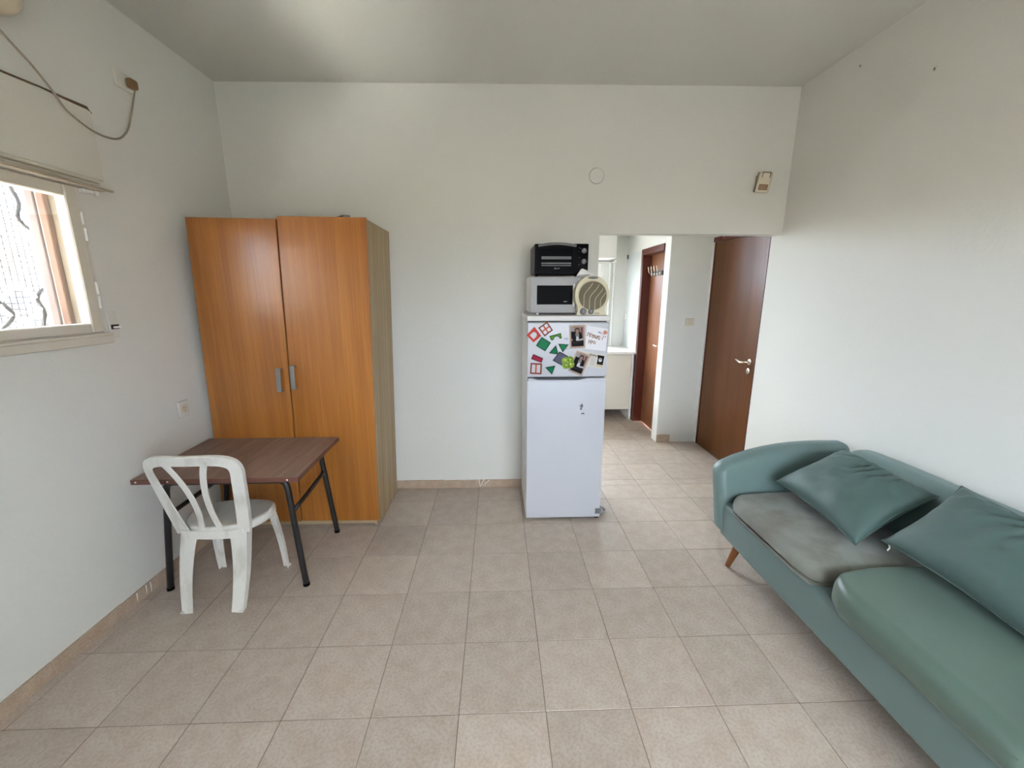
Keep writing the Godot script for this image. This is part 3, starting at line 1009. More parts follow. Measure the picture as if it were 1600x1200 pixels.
func build_sofa() -> void:
	var o := thing("sofa", "low blue-green velvet sofa with tapered wooden legs along the right wall", "sofa", Vector3(1.87, 0, 0.5))
	var zn := 1.32   # near end, outside the picture
	var b := W(o)
	b.rbox(Vector3(1.472, 0.165, -0.245), Vector3(2.17, 0.375, zn - 0.02), 0.03, 4, 6)
	obj("base", b, M.sofa, o)
	# back: a soft panel that leans against the wall side
	b = W(o)
	b.rbox(Vector3(2.06, 0.2, -0.20), Vector3(2.235, 0.735, zn - 0.05), 0.07, 5, 8, func(p: Vector3) -> Vector3:
		var t: float = clamp((p.y - 0.3) / 0.43, 0.0, 1.0)
		return Vector3(p.x + 0.03 * t - 0.02 * sin(PI * t), p.y - 0.02 * pow(clamp((-0.02 - p.z) / 0.2, 0.0, 1.0), 2.0) * t, p.z))
	obj("backrest", b, M.sofa, o)
	# arms: the top rises from the front to the back in a curve, the panel leans outwards
	for s in [1.0, -1.0]:
		b = W(o)
		b.rbox(Vector3(1.455, 0.19, -0.33), Vector3(2.235, 0.70, -0.215), 0.05, 5, 8, func(p: Vector3) -> Vector3:
			var u: float = clamp((p.x - 1.455) / 0.78, 0.0, 1.0)
			var t: float = (p.y - 0.19) / 0.51
			var top := 0.612 + 0.098 * sin(u * PI / 2 * 1.05) - 0.045 * pow(1.0 - u, 6.0)
			var y: float = 0.19 + t * (top - 0.19)
			var z: float = p.z - 0.075 * t + 0.03 - 0.035 * sin(PI * u) * t
			var x: float = p.x - 0.012 * t * (1.0 - u)
			if s < 0: z = 2 * 0.53 - z
			return Vector3(x, y, z))
		obj("arm", b, M.sofa, o)
	# seat cushions: flattened and worn at the far end, plump at the near end
	b = W(o)
	b.rbox(Vector3(1.45, 0.352, -0.225), Vector3(2.075, 0.452, 0.495), 0.045, 5, 8, func(p: Vector3) -> Vector3:
		var u: float = (p.x - 1.45) / 0.625
		var v: float = (p.z + 0.225) / 0.72
		var q := p
		q.x += 0.10 * pow(clamp(1.0 - v * 4.5, 0.0, 1.0), 2.0) * (1.0 - u) + 0.03 * pow(clamp((v - 0.85) / 0.15, 0.0, 1.0), 2.0) * (1.0 - u)
		q.y += (0.012 * sin(PI * clamp(u, 0, 1)) * sin(PI * clamp(v, 0, 1)) - 0.012 * pow(1.0 - clamp(u, 0, 1), 4.0)) * (1.0 if p.y > 0.4 else 0.2)
		return q)
	var c := obj("seat_cushion", b, M.seat_old, o)
	c.set_meta("label", "greyish worn seat cushion at the far end")
	b = W(o)
	b.rbox(Vector3(1.435, 0.355, 0.5), Vector3(2.075, 0.482, 1.22), 0.052, 6, 8, func(p: Vector3) -> Vector3:
		var u: float = (p.x - 1.435) / 0.64
		var v: float = (p.z - 0.5) / 0.72
		var q := p
		q.x += 0.09 * pow(clamp(1.0 - v * 5.0, 0.0, 1.0), 2.0) * pow(1.0 - clamp(u, 0, 1), 1.5)
		q.z += 0.02 * pow(clamp(1.0 - u * 2.0, 0.0, 1.0), 2.0) * (1.0 - clamp(v, 0, 1)) - 0.02 * sin(PI * clamp(u, 0, 1)) * (1.0 - clamp(v * 2, 0, 1))
		q.y += 0.018 * sin(PI * clamp(u, 0, 1)) * sin(PI * clamp(v, 0, 1)) * (1.0 if p.y > 0.42 else 0.0)
		return q)
	c = obj("seat_cushion", b, M.seat_new, o)
	c.set_meta("label", "plump green seat cushion at the near end")
	b = W(o)
	var pts := []
	for i in 20:
		var v := i / 19.0
		pts.append(Vector3(1.4345 + 0.09 * pow(clamp(1.0 - v * 5.0, 0.0, 1.0), 2.0) + 0.004, 0.44, 0.53 + 0.66 * v))
	b.tube(pts, 0.0022, 6)
	obj("seam", b, M.seat_new, c)
	# tapered legs, splayed outwards
	for p in [[1.545, -0.135, 1.503, -0.165], [1.545, 1.2, 1.503, 1.23], [2.1, -0.135, 2.14, -0.165], [2.1, 1.2, 2.14, 1.23]]:
		b = W(o)
		b.tube([Vector3(p[2], 0, p[3]), Vector3(p[2] * 0.97 + p[0] * 0.03, 0.004, p[3]), Vector3(p[0], 0.18, p[1])], [0.0125, 0.0145, 0.026], 14)
		obj("leg", b, M.sofa_leg, o)
	# scatter cushions leaning on the back
	pillow("blue-green velvet scatter cushion at the far end of the sofa", Vector3(1.715, 0.54, -0.16), Vector3(1.70, 0.505, 0.40), Vector3(2.06, 0.715, 0.37), Vector3(2.075, 0.73, -0.15), 1, 0.085)
	pillow("blue-green velvet scatter cushion nearest the camera", Vector3(1.785, 0.545, 0.425), Vector3(1.775, 0.52, 1.03), Vector3(2.045, 0.795, 1.02), Vector3(2.055, 0.80, 0.445), 2, 0.08)

func pillow(label: String, a: Vector3, b: Vector3, c: Vector3, d: Vector3, sd: int, thick: float) -> void:
	var m := (a + b + c + d) / 4
	var o := thing("scatter_cushion", label, "cushion", m - Vector3(0, 0.1, 0), 0.0, "scatter cushions on the sofa")
	var nrm := (b - a).cross(d - a).normalized()
	if nrm.y < 0: nrm = -nrm
	var nn := noise(100 + sd, 1.0, 3)
	var surf := func(side: float) -> Callable:
		return func(u: float, v: float) -> Vector3:
			var x := u * 2 - 1
			var y := v * 2 - 1
			# sides drawn in, corners pulled out
			var ix := x * (1.0 - 0.07 * (1.0 - x * x * x * x) * 0.0 - 0.09 * (1.0 - y * y))
			var iy := y * (1.0 - 0.10 * (1.0 - x * x))
			var uu := ix * 0.5 + 0.5
			var vv := iy * 0.5 + 0.5
			var p := a.lerp(b, uu).lerp(d.lerp(c, uu), vv)
			var puff := pow((1.0 - pow(abs(x), 2.6)) * (1.0 - pow(abs(y), 2.6)), 0.5)
			var wr := nn.get_noise_2d(x * 1.2 + 3.0, y * 1.2)
			# creases fan out from the upper edge
			var ang := atan2(y - 1.25, x - 0.35)
			var crease: float = sin(ang * 21.0 + wr * 5.0) * exp(-pow((1.0 - y) / 0.6, 2.0)) * (1.0 - abs(x) * 0.8) * 0.019
			return p + nrm * side * (thick * puff + puff * wr * 0.011 + pow(puff, 0.4) * (crease if side > 0 else 0.0))
	var mb := W(o)
	mb.grid(surf.call(1.0), 44, 32)
	var back: Callable = surf.call(-1.0)
	mb.grid(func(u: float, v: float) -> Vector3: return back.call(1.0 - u, v), 44, 32)
	obj("cover", mb, M.pillow, o)
	mb = W(o)
	var f: Callable = surf.call(1.0)
	var ring := []
	for i in 20: ring.append(f.call(i / 20.0, 0.0))
	for i in 14: ring.append(f.call(1.0, i / 14.0))
	for i in 20: ring.append(f.call(1.0 - i / 20.0, 1.0))
	for i in 14: ring.append(f.call(0.0, 1.0 - i / 14.0))
	mb.tube(ring, 0.0025, 6, false, true)
	obj("piping", mb, M.pillow, o)
	if sd == 2:
		mb = W(o)
		var p0: Vector3 = f.call(0.05, 0.0)
		mb.strap([p0, p0 + Vector3(0.004, -0.015, 0.004), p0 + Vector3(0.0, -0.03, 0.0)], [Vector3.BACK, Vector3.BACK, Vector3.BACK], 0.006, 0.002)
		obj("care_tag", mb, M.white, o)

func build_table() -> void:
	var o := thing("table", "low brown laminate table with black tube legs beside the wardrobe", "table", Vector3(-1.28, 0, -0.35))
	var b := W(o)
	var top := [Vector3(-1.69, 0.65, -0.046), Vector3(-0.866, 0.65, -0.053), Vector3(-0.884, 0.65, -0.664), Vector3(-1.709, 0.65, -0.664)]
	var inset := func(k: float, y: float) -> Array:
		var m: Vector3 = (top[0] + top[1] + top[2] + top[3]) / 4
		var r := []
		for p in top: r.append(Vector3(p.x + sign(m.x - p.x) * k, y, p.z + sign(m.z - p.z) * k))
		return r
	var rings := [inset.call(0.002, 0.652), inset.call(0.0, 0.65), inset.call(0.0, 0.6275), inset.call(0.002, 0.6255)]
	b.quad(rings[0][0], rings[0][1], rings[0][2], rings[0][3])
	b.quad(rings[3][3], rings[3][2], rings[3][1], rings[3][0])
	var tt := obj("tabletop", b, M.table, o)
	b = W(o)
	for i in 3:
		for k in 4:
			var k2 := (k + 1) % 4
			b.quad(rings[i + 1][k], rings[i + 1][k2], rings[i][k2], rings[i][k])
	obj("edge_band", b, M.table_edge, tt)
	for p in [Vector3(-1.665, 0.64, -0.045), Vector3(-1.51, 0.64, -0.0465), Vector3(-0.92, 0.639, -0.0515)]:
		b = W(o)
		b.rbox(p - Vector3(0.004, 0.004, 0.002), p + Vector3(0.004, 0.004, 0.002), 0.002, 2)
		obj("chip", b, M.white, tt)
	# two bent tubes (front and back), each two legs and the rail under the top
	var r := 0.0158
	for f in [[-1.621, -0.074, -1.548, -0.08, -0.902, -0.085, -0.945, -0.088], [-1.645, -0.603, -1.575, -0.598, -0.929, -0.607, -0.99, -0.603]]:
		b = W(o)
		b.tube([Vector3(f[0], 0.008, f[1]), Vector3(f[2] - 0.004, 0.57, f[3]), Vector3(f[2] + 0.004, 0.602, f[3]), Vector3(f[2] + 0.02, 0.617, f[3]), Vector3(f[2] + 0.04, 0.621, f[3])], r, 10)
		obj("leg", b, M.black_metal, o)
		b = W(o)
		b.tube([Vector3(f[4], 0.008, f[5]), Vector3(f[6] + 0.004, 0.57, f[7]), Vector3(f[6] - 0.004, 0.602, f[7]), Vector3(f[6] - 0.02, 0.617, f[7]), Vector3(f[6] - 0.04, 0.621, f[7])], r, 10)
		obj("leg", b, M.black_metal, o)
		b = W(o)
		b.tube([Vector3(f[2] + 0.04, 0.621, f[3]), Vector3(f[6] - 0.04, 0.621, f[7])], r, 10)
		obj("rail", b, M.black_metal, o)
		for e in [[f[0], f[1]], [f[4], f[5]]]:
			b = W(o)
			b.tube([Vector3(e[0], 0.0, e[1]), Vector3(e[0], 0.016, e[1])], r + 0.002, 10)
			obj("foot_cap", b, M.black, o)
	for s in [[-1.567, -0.077, -1.593, -0.6], [-0.934, -0.087, -0.974, -0.605]]:
		b = W(o)
		b.tube([Vector3(s[0], 0.435, s[1]), Vector3(s[2], 0.435, s[3])], 0.0125, 10)
		obj("side_bar", b, M.black_metal, o)

func build_chair() -> void:
	var o := thing("plastic_chair", "white moulded plastic chair drawn up to the brown table", "chair", Vector3(-1.275, 0, -0.08))
	var sy := 0.425
	# seat: rounded at the front, dished, with a rolled rim
	var b := MB.new()
	var shape := func(t: float, k: float) -> Vector3:   # t angle, k share of the radius
		var c := cos(t)
		var s := sin(t)
		var p := 2.0 / 2.7
		var x: float = sign(c) * pow(abs(c), p) * 0.203
		var z: float = sign(s) * pow(abs(s), p) * 0.162
		if z > 0: x *= 1.0 - 0.22 * pow(z / 0.162, 1.5)
		return Vector3(x * k, 0, -0.047 + z * k)
	var prof := [[0.0, -0.012], [0.35, -0.011], [0.6, -0.008], [0.8, -0.002], [0.92, 0.004], [0.98, 0.002], [1.0, -0.006], [1.0, -0.035], [0.985, -0.04], [0.975, -0.035], [0.97, -0.012], [0.9, -0.006], [0.6, -0.016], [0.0, -0.018]]
	var N := 48
	for i in prof.size() - 1:
		for k in N:
			var t := TAU * k / N
			var u := TAU * (k + 1) / N
			var q := []
			for e in [[t, i], [u, i], [u, i + 1], [t, i + 1]]:
				var p: Vector3 = shape.call(e[0], prof[e[1]][0])
				p.y = sy + prof[e[1]][1] + (0.012 * clamp((-p.z - 0.1) / 0.1, 0.0, 1.0) * -1.0 if true else 0.0)
				q.append(p)
			b.quad(q[3], q[2], q[1], q[0], 1)
	obj("seat", b, M.plastic, o)
	# legs: tapered angle profile, wider at the top
	for f in [[-1, -1], [1, -1], [-1, 1], [1, 1]]:
		b = MB.new()
		var sx: float = f[0]
		var front: bool = f[1] < 0
		var top := Vector3(sx * (0.165 if front else 0.158), 0.405, -0.155 if front else 0.098)
		var bot := Vector3(sx * (0.196 if front else (0.138 if sx > 0 else 0.155)), 0.0, -0.178 if front else 0.186)
		var wt := 0.055 if front else 0.085
		var wb := 0.032 if front else 0.052
		var pts := []
		var w1 := []
		for i in 9:
			var t := i / 8.0
			var p := top.lerp(bot, t)
			p.x += sx * 0.010 * sin(PI * t)
			pts.append(p)
			w1.append(lerp(wt, wb, pow(t, 0.6)))
		var ax := Vector3(1, 0, 0)
		var az := Vector3(0, 0, 1)
		var pa := []
		var pz := []
		var da := []
		var dz := []
		for i in 9:
			pa.append(pts[i] - Vector3(sx * w1[i] * 0.5, 0, 0))
			pz.append(pts[i] + Vector3(0, 0, (0.5 if front else -0.5) * w1[i] * 0.62))
			da.append(ax)
			dz.append(az)
		b.strap(pa, da, w1, 0.006, 4)
		var w2 := []
		for w in w1: w2.append(w * 0.62)
		b.strap(pz, dz, w2, 0.006, 24)
		# moulded toe
		b.rbox(bot + Vector3(-0.014 if sx > 0 else -0.008, 0.0, -0.012 if front else -0.012), bot + Vector3(0.008 if sx > 0 else 0.014, 0.012, 0.006), 0.004, 2)
		obj("leg", b, M.plastic, o)
	# back: one continuous frame (stile, arched top, stile) and two slats that bow towards the centre
	var back := func(x: float, y: float) -> Vector3:
		var t: float = clamp((y - 0.40) / 0.41, 0.0, 1.05)
		return Vector3(x - 0.018 * t, y, lerp(0.098, 0.196, pow(t, 1.2)) - 0.9 * x * x * t)
	var flat := []
	for i in 11:
		var t := i / 10.0
		flat.append(Vector2(lerp(0.146, 0.199, pow(t, 0.85)), lerp(0.40, 0.735, t)))
	for i in range(1, 17):
		var t := PI / 2 * i / 16.0
		flat.append(Vector2(0.199 * pow(cos(t), 0.52), 0.735 + 0.077 * pow(sin(t), 0.66)))
	var whole := []
	for i in flat.size(): whole.append(flat[i])
	for i in range(flat.size() - 2, -1, -1): whole.append(Vector2(-flat[i].x, flat[i].y))
	var band := []
	var across := []
	var wide := []
	for i in whole.size():
		var q: Vector2 = whole[i]
		var d: Vector2 = (whole[min(i + 1, whole.size() - 1)] - whole[max(i - 1, 0)]).normalized()
		var nn := Vector2(d.y, -d.x)
		if nn.dot(q - Vector2(0, 0.6)) < 0: nn = -nn
		band.append(back.call(q.x, q.y))
		across.append((back.call(q.x + nn.x * 0.01, q.y + nn.y * 0.01) - back.call(q.x, q.y)).normalized())
		wide.append(lerp(0.06, 0.05, clamp((q.y - 0.4) / 0.35, 0.0, 1.0)))
	b = MB.new()
	b.strap(band, across, wide, 0.007, 4)
	obj("back_frame", b, M.plastic, o)
	b = MB.new()
	var lip := []
	var ld := []
	for i in whole.size():
		lip.append(band[i] + across[i] * wide[i] * 0.48 + Vector3(0, 0, -0.009))
		ld.append(Vector3(0, 0, 1))
	b.strap(lip, ld, 0.025, 0.006, 24)
	obj("back_rim", b, M.plastic, o)
	for sx in [-1.0, 1.0]:
		b = MB.new()
		var pts := []
		var dirs := []
		for i in 15:
			var t := i / 14.0
			pts.append(Vector3(-0.018 * t + sx * (0.052 + 0.024 * pow(t, 1.5) - 0.026 * sin(PI * pow(t, 0.8)) + 0.018 * pow(t, 6.0)), lerp(0.405, 0.806, t), lerp(0.108, 0.19, pow(t, 1.2))))
			dirs.append(Vector3.RIGHT)
		b.strap(pts, dirs, 0.03, 0.007, 4)
		obj("slat", b, M.plastic, o)
	# rear bar that ties the legs and slats below the seat
	b = MB.new()
	var bar := []
	var bd := []
	for i in 13:
		var s := i / 6.0 - 1.0
		bar.append(Vector3(s * 0.15, 0.395 - 0.008 * (1 - s * s), 0.108 + 0.006 * (1 - s * s)))
		bd.append(Vector3.UP)
	b.strap(bar, bd, 0.044, 0.007, 4)
	obj("rear_bar", b, M.plastic, o)

func build_microwave() -> void:
	var o := thing("microwave", "grey and white microwave oven on top of the fridge", "microwave", Vector3(0.595, 1.432, -1.0))
	var x0 := 0.373
	var x1 := 0.818
	var zf := -0.82
	var b := W(o)
	b.rbox(Vector3(x0, 1.444, -1.18), Vector3(x1, 1.677, zf - 0.02), 0.006, 2)
	obj("case", b, M.mw_white, o)
	b = W(o)
	b.rbox(Vector3(x0, 1.444, zf - 0.02), Vector3(x1, 1.677, zf), 0.005, 2)
	var f := obj("door", b, M.mw, o)
	b = W(o)
	b.box(Vector3(0.418, 1.499, zf), Vector3(0.652, 1.621, zf + 0.003), 0.001)
	obj("window", b, M.black_glass, f)
	b = W(o)
	b.box(Vector3(0.594, 1.516, zf + 0.003), Vector3(0.618, 1.5195, zf + 0.0036))
	obj("brand_mark", b, M.knob_mark, f)
	b = W(o)
	b.rbox(Vector3(0.656, 1.485, zf - 0.001), Vector3(0.667, 1.633, zf + 0.008), 0.004, 2)
	obj("door_handle", b, M.white, f)
	b = W(o)
	b.box(Vector3(0.69, 1.46, zf), Vector3(0.805, 1.66, zf + 0.002), 0.001)
	obj("control_panel", b, M.mw_white, f)
	for p in [[0.425, -0.85], [0.425, -1.14], [0.77, -0.85], [0.77, -1.14]]:
		b = W(o)
		b.tube([Vector3(p[0], 1.432, p[1]), Vector3(p[0], 1.446, p[1])], 0.011, 10)
		obj("foot", b, M.white, o)

func build_oven() -> void:
	var o := thing("toaster_oven", "black toaster oven standing on the microwave", "oven", Vector3(0.58, 1.677, -1.0))
	var x0 := 0.403
	var x1 := 0.752
	var zf := -0.84
	var b := W(o)
	b.rbox(Vector3(x0, 1.697, -1.2), Vector3(x1, 1.884, zf - 0.012), 0.006, 2)
	obj("case", b, M.oven_side, o)
	b = W(o)
	b.rbox(Vector3(0.66, 1.697, zf - 0.012), Vector3(x1, 1.884, zf), 0.004, 2)
	var panel := obj("control_panel", b, M.black, o)
	b = W(o)
	var poly := PackedVector2Array([Vector2(x0, 1.698), Vector2(0.672, 1.698), Vector2(0.672, 1.878)])
	for i in 13:
		var t := i / 12.0
		poly.append(Vector2(lerp(0.672, x0, t), 1.876 + 0.012 * sin(PI * t)))
	b.prism(poly, zf - 0.012, zf + 0.004, 0.0015)
	var door := obj("door", b, M.black, o)
	b = W(o)
	b.box(Vector3(0.441, 1.742, zf + 0.004), Vector3(0.648, 1.85, zf + 0.0055), 0.0005)
	obj("window", b, M.black_glass, door)
	b = W(o)
	for y in [[1.786, 1.804], [1.756, 1.766], [1.744, 1.75]]: b.box(Vector3(0.446, y[0], zf + 0.0054), Vector3(0.64, y[1], zf + 0.0062))
	var tray := obj("tray_behind_glass", b, M.oven_tray if M.has("oven_tray") else M.knob, door)
	tray.name = "tray"
	b = W(o)
	var pts := []
	var dirs := []
	for i in 17:
		var t := i / 16.0
		pts.append(Vector3(lerp(0.424, 0.668, t), 1.868 + 0.013 * sin(PI * t), zf + 0.022))
		dirs.append(Vector3.UP)
	b.strap(pts, dirs, 0.016, 0.008, 4)
	for x in [0.43, 0.662]: b.box(Vector3(x - 0.006, 1.863, zf + 0.003), Vector3(x + 0.006, 1.876, zf + 0.02), 0.002)
	obj("handle", b, M.knob, door)
	# script mark below the glass
	b = W(o)
	var s := []
	for p in [Vector2(0.529, 1.724), Vector2(0.535, 1.73), Vector2(0.538, 1.7355), Vector2(0.5385, 1.725), Vector2(0.543, 1.729), Vector2(0.546, 1.725), Vector2(0.551, 1.731), Vector2(0.553, 1.726), Vector2(0.559, 1.7315), Vector2(0.562, 1.727), Vector2(0.566, 1.732)]: s.append(Vector3(p.x, p.y, zf + 0.0045))
	b.tube(s, 0.0014, 5)
	obj("brand_mark", b, M.knob_mark, door)
	for y in [1.839, 1.773]:
		b = W(o)
		b.lathe([Vector2(0.0165, 0), Vector2(0.016, 0.012), Vector2(0.014, 0.015), Vector2(0, 0.0155)], Transform3D(Basis(Vector3.RIGHT, PI / 2), Vector3(0.722, y, zf)), 20)
		var k := obj("knob", b, M.knob, panel)
		b = W(o)
		b.box(Vector3(0.7205, y, zf + 0.0145), Vector3(0.7235, y + 0.014, zf + 0.0165), 0.0005)
		obj("pointer", b, M.knob_mark, o).name = "knob_pointer" if y > 1.8 else "knob_pointer_001"
	for p in [Vector2(0.69, 1.858), Vector2(0.699, 1.855), Vector2(0.69, 1.836), Vector2(0.693, 1.798), Vector2(0.692, 1.752)]:
		b = W(o)
		b.box(Vector3(p.x - 0.0015, p.y - 0.0015, zf), Vector3(p.x + 0.0015, p.y + 0.0015, zf + 0.0006))
		obj("dial_mark", b, M.knob_mark, panel)
	b = W(o)
	b.box(Vector3(0.53, 1.69, zf - 0.008), Vector3(0.556, 1.699, zf + 0.004), 0.001)
	obj("crumb_tab", b, M.black, o)
	for p in [[0.418, zf - 0.03], [0.44, -1.16], [0.705, zf - 0.03], [0.73, -1.16]]:
		b = W(o)
		b.tube([Vector3(p[0], 1.677, p[1]), Vector3(p[0], 1.699, p[1])], 0.007, 10)
		obj("foot", b, M.black, o)

func build_heater() -> void:
	var cx := 0.763
	var cy := 1.556
	var zf := -0.735
	var o := thing("fan_heater", "cream fan heater with round grille in front of the microwave", "heater", Vector3(cx, 1.432, -0.77))
	var b := W(o)
	var poly := PackedVector2Array([Vector2(cx - 0.094, 1.434), Vector2(cx + 0.094, 1.434), Vector2(cx + 0.094, 1.443), Vector2(cx + 0.087, 1.462), Vector2(cx + 0.088, 1.482)])
	for i in 33:
		var t := lerpf(-0.62, PI + 0.62, i / 32.0)
		poly.append(Vector2(cx + 0.111 * cos(t), cy + 0.002 + (0.125 if sin(t) > 0 else 0.11) * sin(t)))
	poly.append(Vector2(cx - 0.088, 1.482))
	poly.append(Vector2(cx - 0.087, 1.462))
	poly.append(Vector2(cx - 0.094, 1.443))
	b.prism(poly, -0.808, zf, 0.008)
	obj("body", b, M.cream, o)
	b = W(o)
	b.lathe([Vector2(0.094, 0), Vector2(0.093, 0.003), Vector2(0.087, 0.0035), Vector2(0.0, 0.0035)], Transform3D(Basis(Vector3.RIGHT, PI / 2), Vector3(cx + 0.003, cy, zf - 0.002)), 40)
	var gr := obj("grille", b, M.heater_dark, o)
	b = W(o)
	b.lathe([Vector2(0.096, 0.0), Vector2(0.096, 0.005), Vector2(0.092, 0.007), Vector2(0.089, 0.004)], Transform3D(Basis(Vector3.RIGHT, PI / 2), Vector3(cx + 0.003, cy, zf - 0.001)), 40)
	obj("grille_ring", b, M.cream, gr)
	b = W(o)
	for i in 25:
		var y := -0.084 + i * 0.007
		var w := sqrt(max(0.0, 0.088 * 0.088 - y * y))
		b.box(Vector3(cx + 0.003 - w, cy + y - 0.0013, zf + 0.001), Vector3(cx + 0.003 + w, cy + y + 0.0013, zf + 0.0035))
	var sl := obj("grille_slats", b, M.heater_slat, gr)
	sl.set_meta("kind", "stuff")
	for k in 4:
		b = W(o)
		var pts := []
		var xb: float = [-0.055, -0.018, 0.017, 0.052][k]
		var y0 := -sqrt(0.087 * 0.087 - xb * xb)
		var top_y: float = [0.08, 0.068, 0.045, 0.02][k]
		var xt: float = [-0.002, 0.04, 0.065, 0.082][k]
		for i in 13:
			var t := i / 12.0
			pts.append(Vector3(cx + 0.003 + xb + (xt - xb) * smoothstep(0.42, 1.05, t), cy + lerp(y0, top_y, t), zf + 0.0045))
		b.tube(pts, 0.0022, 6)
		obj("grille_rib", b, M.cream, gr)
	for k in [[-0.054, 0.0215], [-0.003, 0.018]]:
		b = W(o)
		b.lathe([Vector2(k[1], 0), Vector2(k[1] * 0.97, 0.008), Vector2(k[1] * 0.85, 0.011), Vector2(0, 0.011)], Transform3D(Basis(Vector3.RIGHT, PI / 2), Vector3(cx + k[0], 1.4565, zf)), 24)
		var kn := obj("knob", b, M.knob, o)
		b = W(o)
		b.box(Vector3(cx + k[0] - 0.0015, 1.452, zf + 0.0105), Vector3(cx + k[0] + 0.0015, 1.47, zf + 0.013), 0.0005)
		obj("pointer", b, M.knob_mark, kn)
	b = W(o)
	b.lathe([Vector2(0.003, 0), Vector2(0.002, 0.002), Vector2(0, 0.002)], Transform3D(Basis(Vector3.RIGHT, PI / 2), Vector3(cx - 0.026, 1.478, zf)), 10)
	obj("indicator", b, M.hole, o)
	b = W(o)
	for i in 5: b.box(Vector3(cx + 0.022 + i * 0.006, 1.4425, zf), Vector3(cx + 0.0265 + i * 0.006, 1.448, zf + 0.0006))
	obj("maker_mark", b, M.heater_dark, o)
	b = W(o)
	var el := PackedVector2Array()
	for i in 20: el.append(Vector2(cx + 0.002 + 0.034 * cos(TAU * i / 20), 1.667 + 0.008 * sin(TAU * i / 20)))
	b.prism(el, zf - 0.002, zf + 0.002, 0.0008)
	obj("handle_recess", b, M.knob, o)
	# folded white scrap of paper tucked behind the heater
	o = thing("folded_paper", "folded white paper lying between toaster oven and heater top", "paper", Vector3(0.73, 1.677, -0.83))
	b = W(o)
	b.prism(PackedVector2Array([Vector2(0.675, 1.679), Vector2(0.705, 1.725), Vector2(0.716, 1.728), Vector2(0.752, 1.714), Vector2(0.805, 1.684), Vector2(0.805, 1.679)]), -0.836, -0.833, 0.0)
	b.quad(Vector3(0.716, 1.728, -0.834), Vector3(0.69, 1.69, -0.815), Vector3(0.76, 1.692, -0.815), Vector3(0.752, 1.714, -0.834))
	b.quad(Vector3(0.69, 1.69, -0.815), Vector3(0.675, 1.6785, -0.834), Vector3(0.76, 1.6785, -0.834), Vector3(0.76, 1.692, -0.815))
	obj("sheet", b, M.paper, o)

# ------------------------------------------------------------------ things stuck to the freezer door
func outline(o: Node3D, pts: Array, z: float, t: float, m: Material, called: String, parent: Node, shrink := 0.0) -> MeshInstance3D:
	var p := PackedVector2Array()
	for q in pts: p.append(q)
	if shrink > 0:
		var r := Geometry2D.offset_polygon(p, -shrink, Geometry2D.JOIN_MITER)
		if r.size() > 0: p = r[0]
	var b := W(o)
	b.prism(p, z, z + t, 0.0008)
	return obj(called, b, m, parent)

func magnet(called: String, label: String, pts: Array, c: Color, z: float) -> void:   # translucent building tile: a darker rim round a plain face
	var m := Vector2()
	for p in pts: m += p / pts.size()
	var o := thing(called, label, "magnet", Vector3(m.x, m.y, z))
	outline(o, pts, z, 0.005, gloss(c.darkened(0.42), 0.3), "rim", o)
	outline(o, pts, z + 0.0049, 0.001, gloss(c, 0.22), "face", o, 0.006)

func gloss(c: Color, rough: float) -> StandardMaterial3D:
	var m := mat(c, rough)
	m.metallic_specular = 0.25
	return m

func frame_magnet(called: String, label: String, pts: Array, cols: int, rows: int, c: Color, z: float) -> void:   # pts: bottom-left, bottom-right, top-right, top-left
	var m: Vector2 = (pts[0] + pts[1] + pts[2] + pts[3]) / 4
	var o := thing(called, label, "magnet", Vector3(m.x, m.y, z))
	var P := func(u: float, v: float) -> Vector2: return pts[0].lerp(pts[1], u).lerp(pts[3].lerp(pts[2], u), v)
	var w := 0.12
	var bar := func(a: Array, name_: String, mm: Material) -> void:
		outline(o, [P.call(a[0], a[1]), P.call(a[2], a[1]), P.call(a[2], a[3]), P.call(a[0], a[3])], z, 0.005, mm, name_, o)
	var edge := gloss(c.darkened(0.35), 0.3)
	var inner := gloss(c, 0.3)
	bar.call([0, 0, 1, w], "rim_bar", edge)
	bar.call([0, 1 - w, 1, 1], "rim_bar", edge)
	bar.call([0, w, w, 1 - w], "rim_bar", edge)
	bar.call([1 - w, w, 1, 1 - w], "rim_bar", edge)
	for i in range(1, cols): bar.call([float(i) / cols - w * 0.5, w, float(i) / cols + w * 0.5, 1 - w], "cross_bar", inner)
	for i in range(1, rows):
		if cols > 1:
			bar.call([w, float(i) / rows - w * 0.5, 0.5 - w * 0.5, float(i) / rows + w * 0.5], "cross_bar", inner)
			bar.call([0.5 + w * 0.5, float(i) / rows - w * 0.5, 1 - w, float(i) / rows + w * 0.5], "cross_bar", inner)

func print_card(called: String, label: String, cat: String, pts: Array, z: float, tex: Texture2D, t := 0.0012) -> void:   # pts: bottom-left, bottom-right, top-right, top-left
	var m: Vector2 = (pts[0] + pts[1] + pts[2] + pts[3]) / 4
	var o := thing(called, label, cat, Vector3(m.x, m.y, z))
	outline(o, pts, z, t, M.paper, "sheet", o)
	var st := SurfaceTool.new()
	st.begin(Mesh.PRIMITIVE_TRIANGLES)
	var uv := [Vector2(0, 1), Vector2(1, 1), Vector2(1, 0), Vector2(0, 0)]
	for k in [0, 2, 1, 0, 3, 2]:
		st.set_uv(uv[k])
		st.set_normal(Vector3.BACK)
		st.add_vertex(Vector3(pts[k].x - m.x, pts[k].y - m.y, t + 0.0003))
	var mm := mat(Color.WHITE, 0.5)
	mm.metallic_specular = 0.2
	mm.albedo_texture = tex
	obj("print", st.commit(), mm, o)

func canvas(w: int, h: int, c: Color) -> Image:
	var im := Image.create(w, h, false, Image.FORMAT_RGB8)
	im.fill(c)
	return im

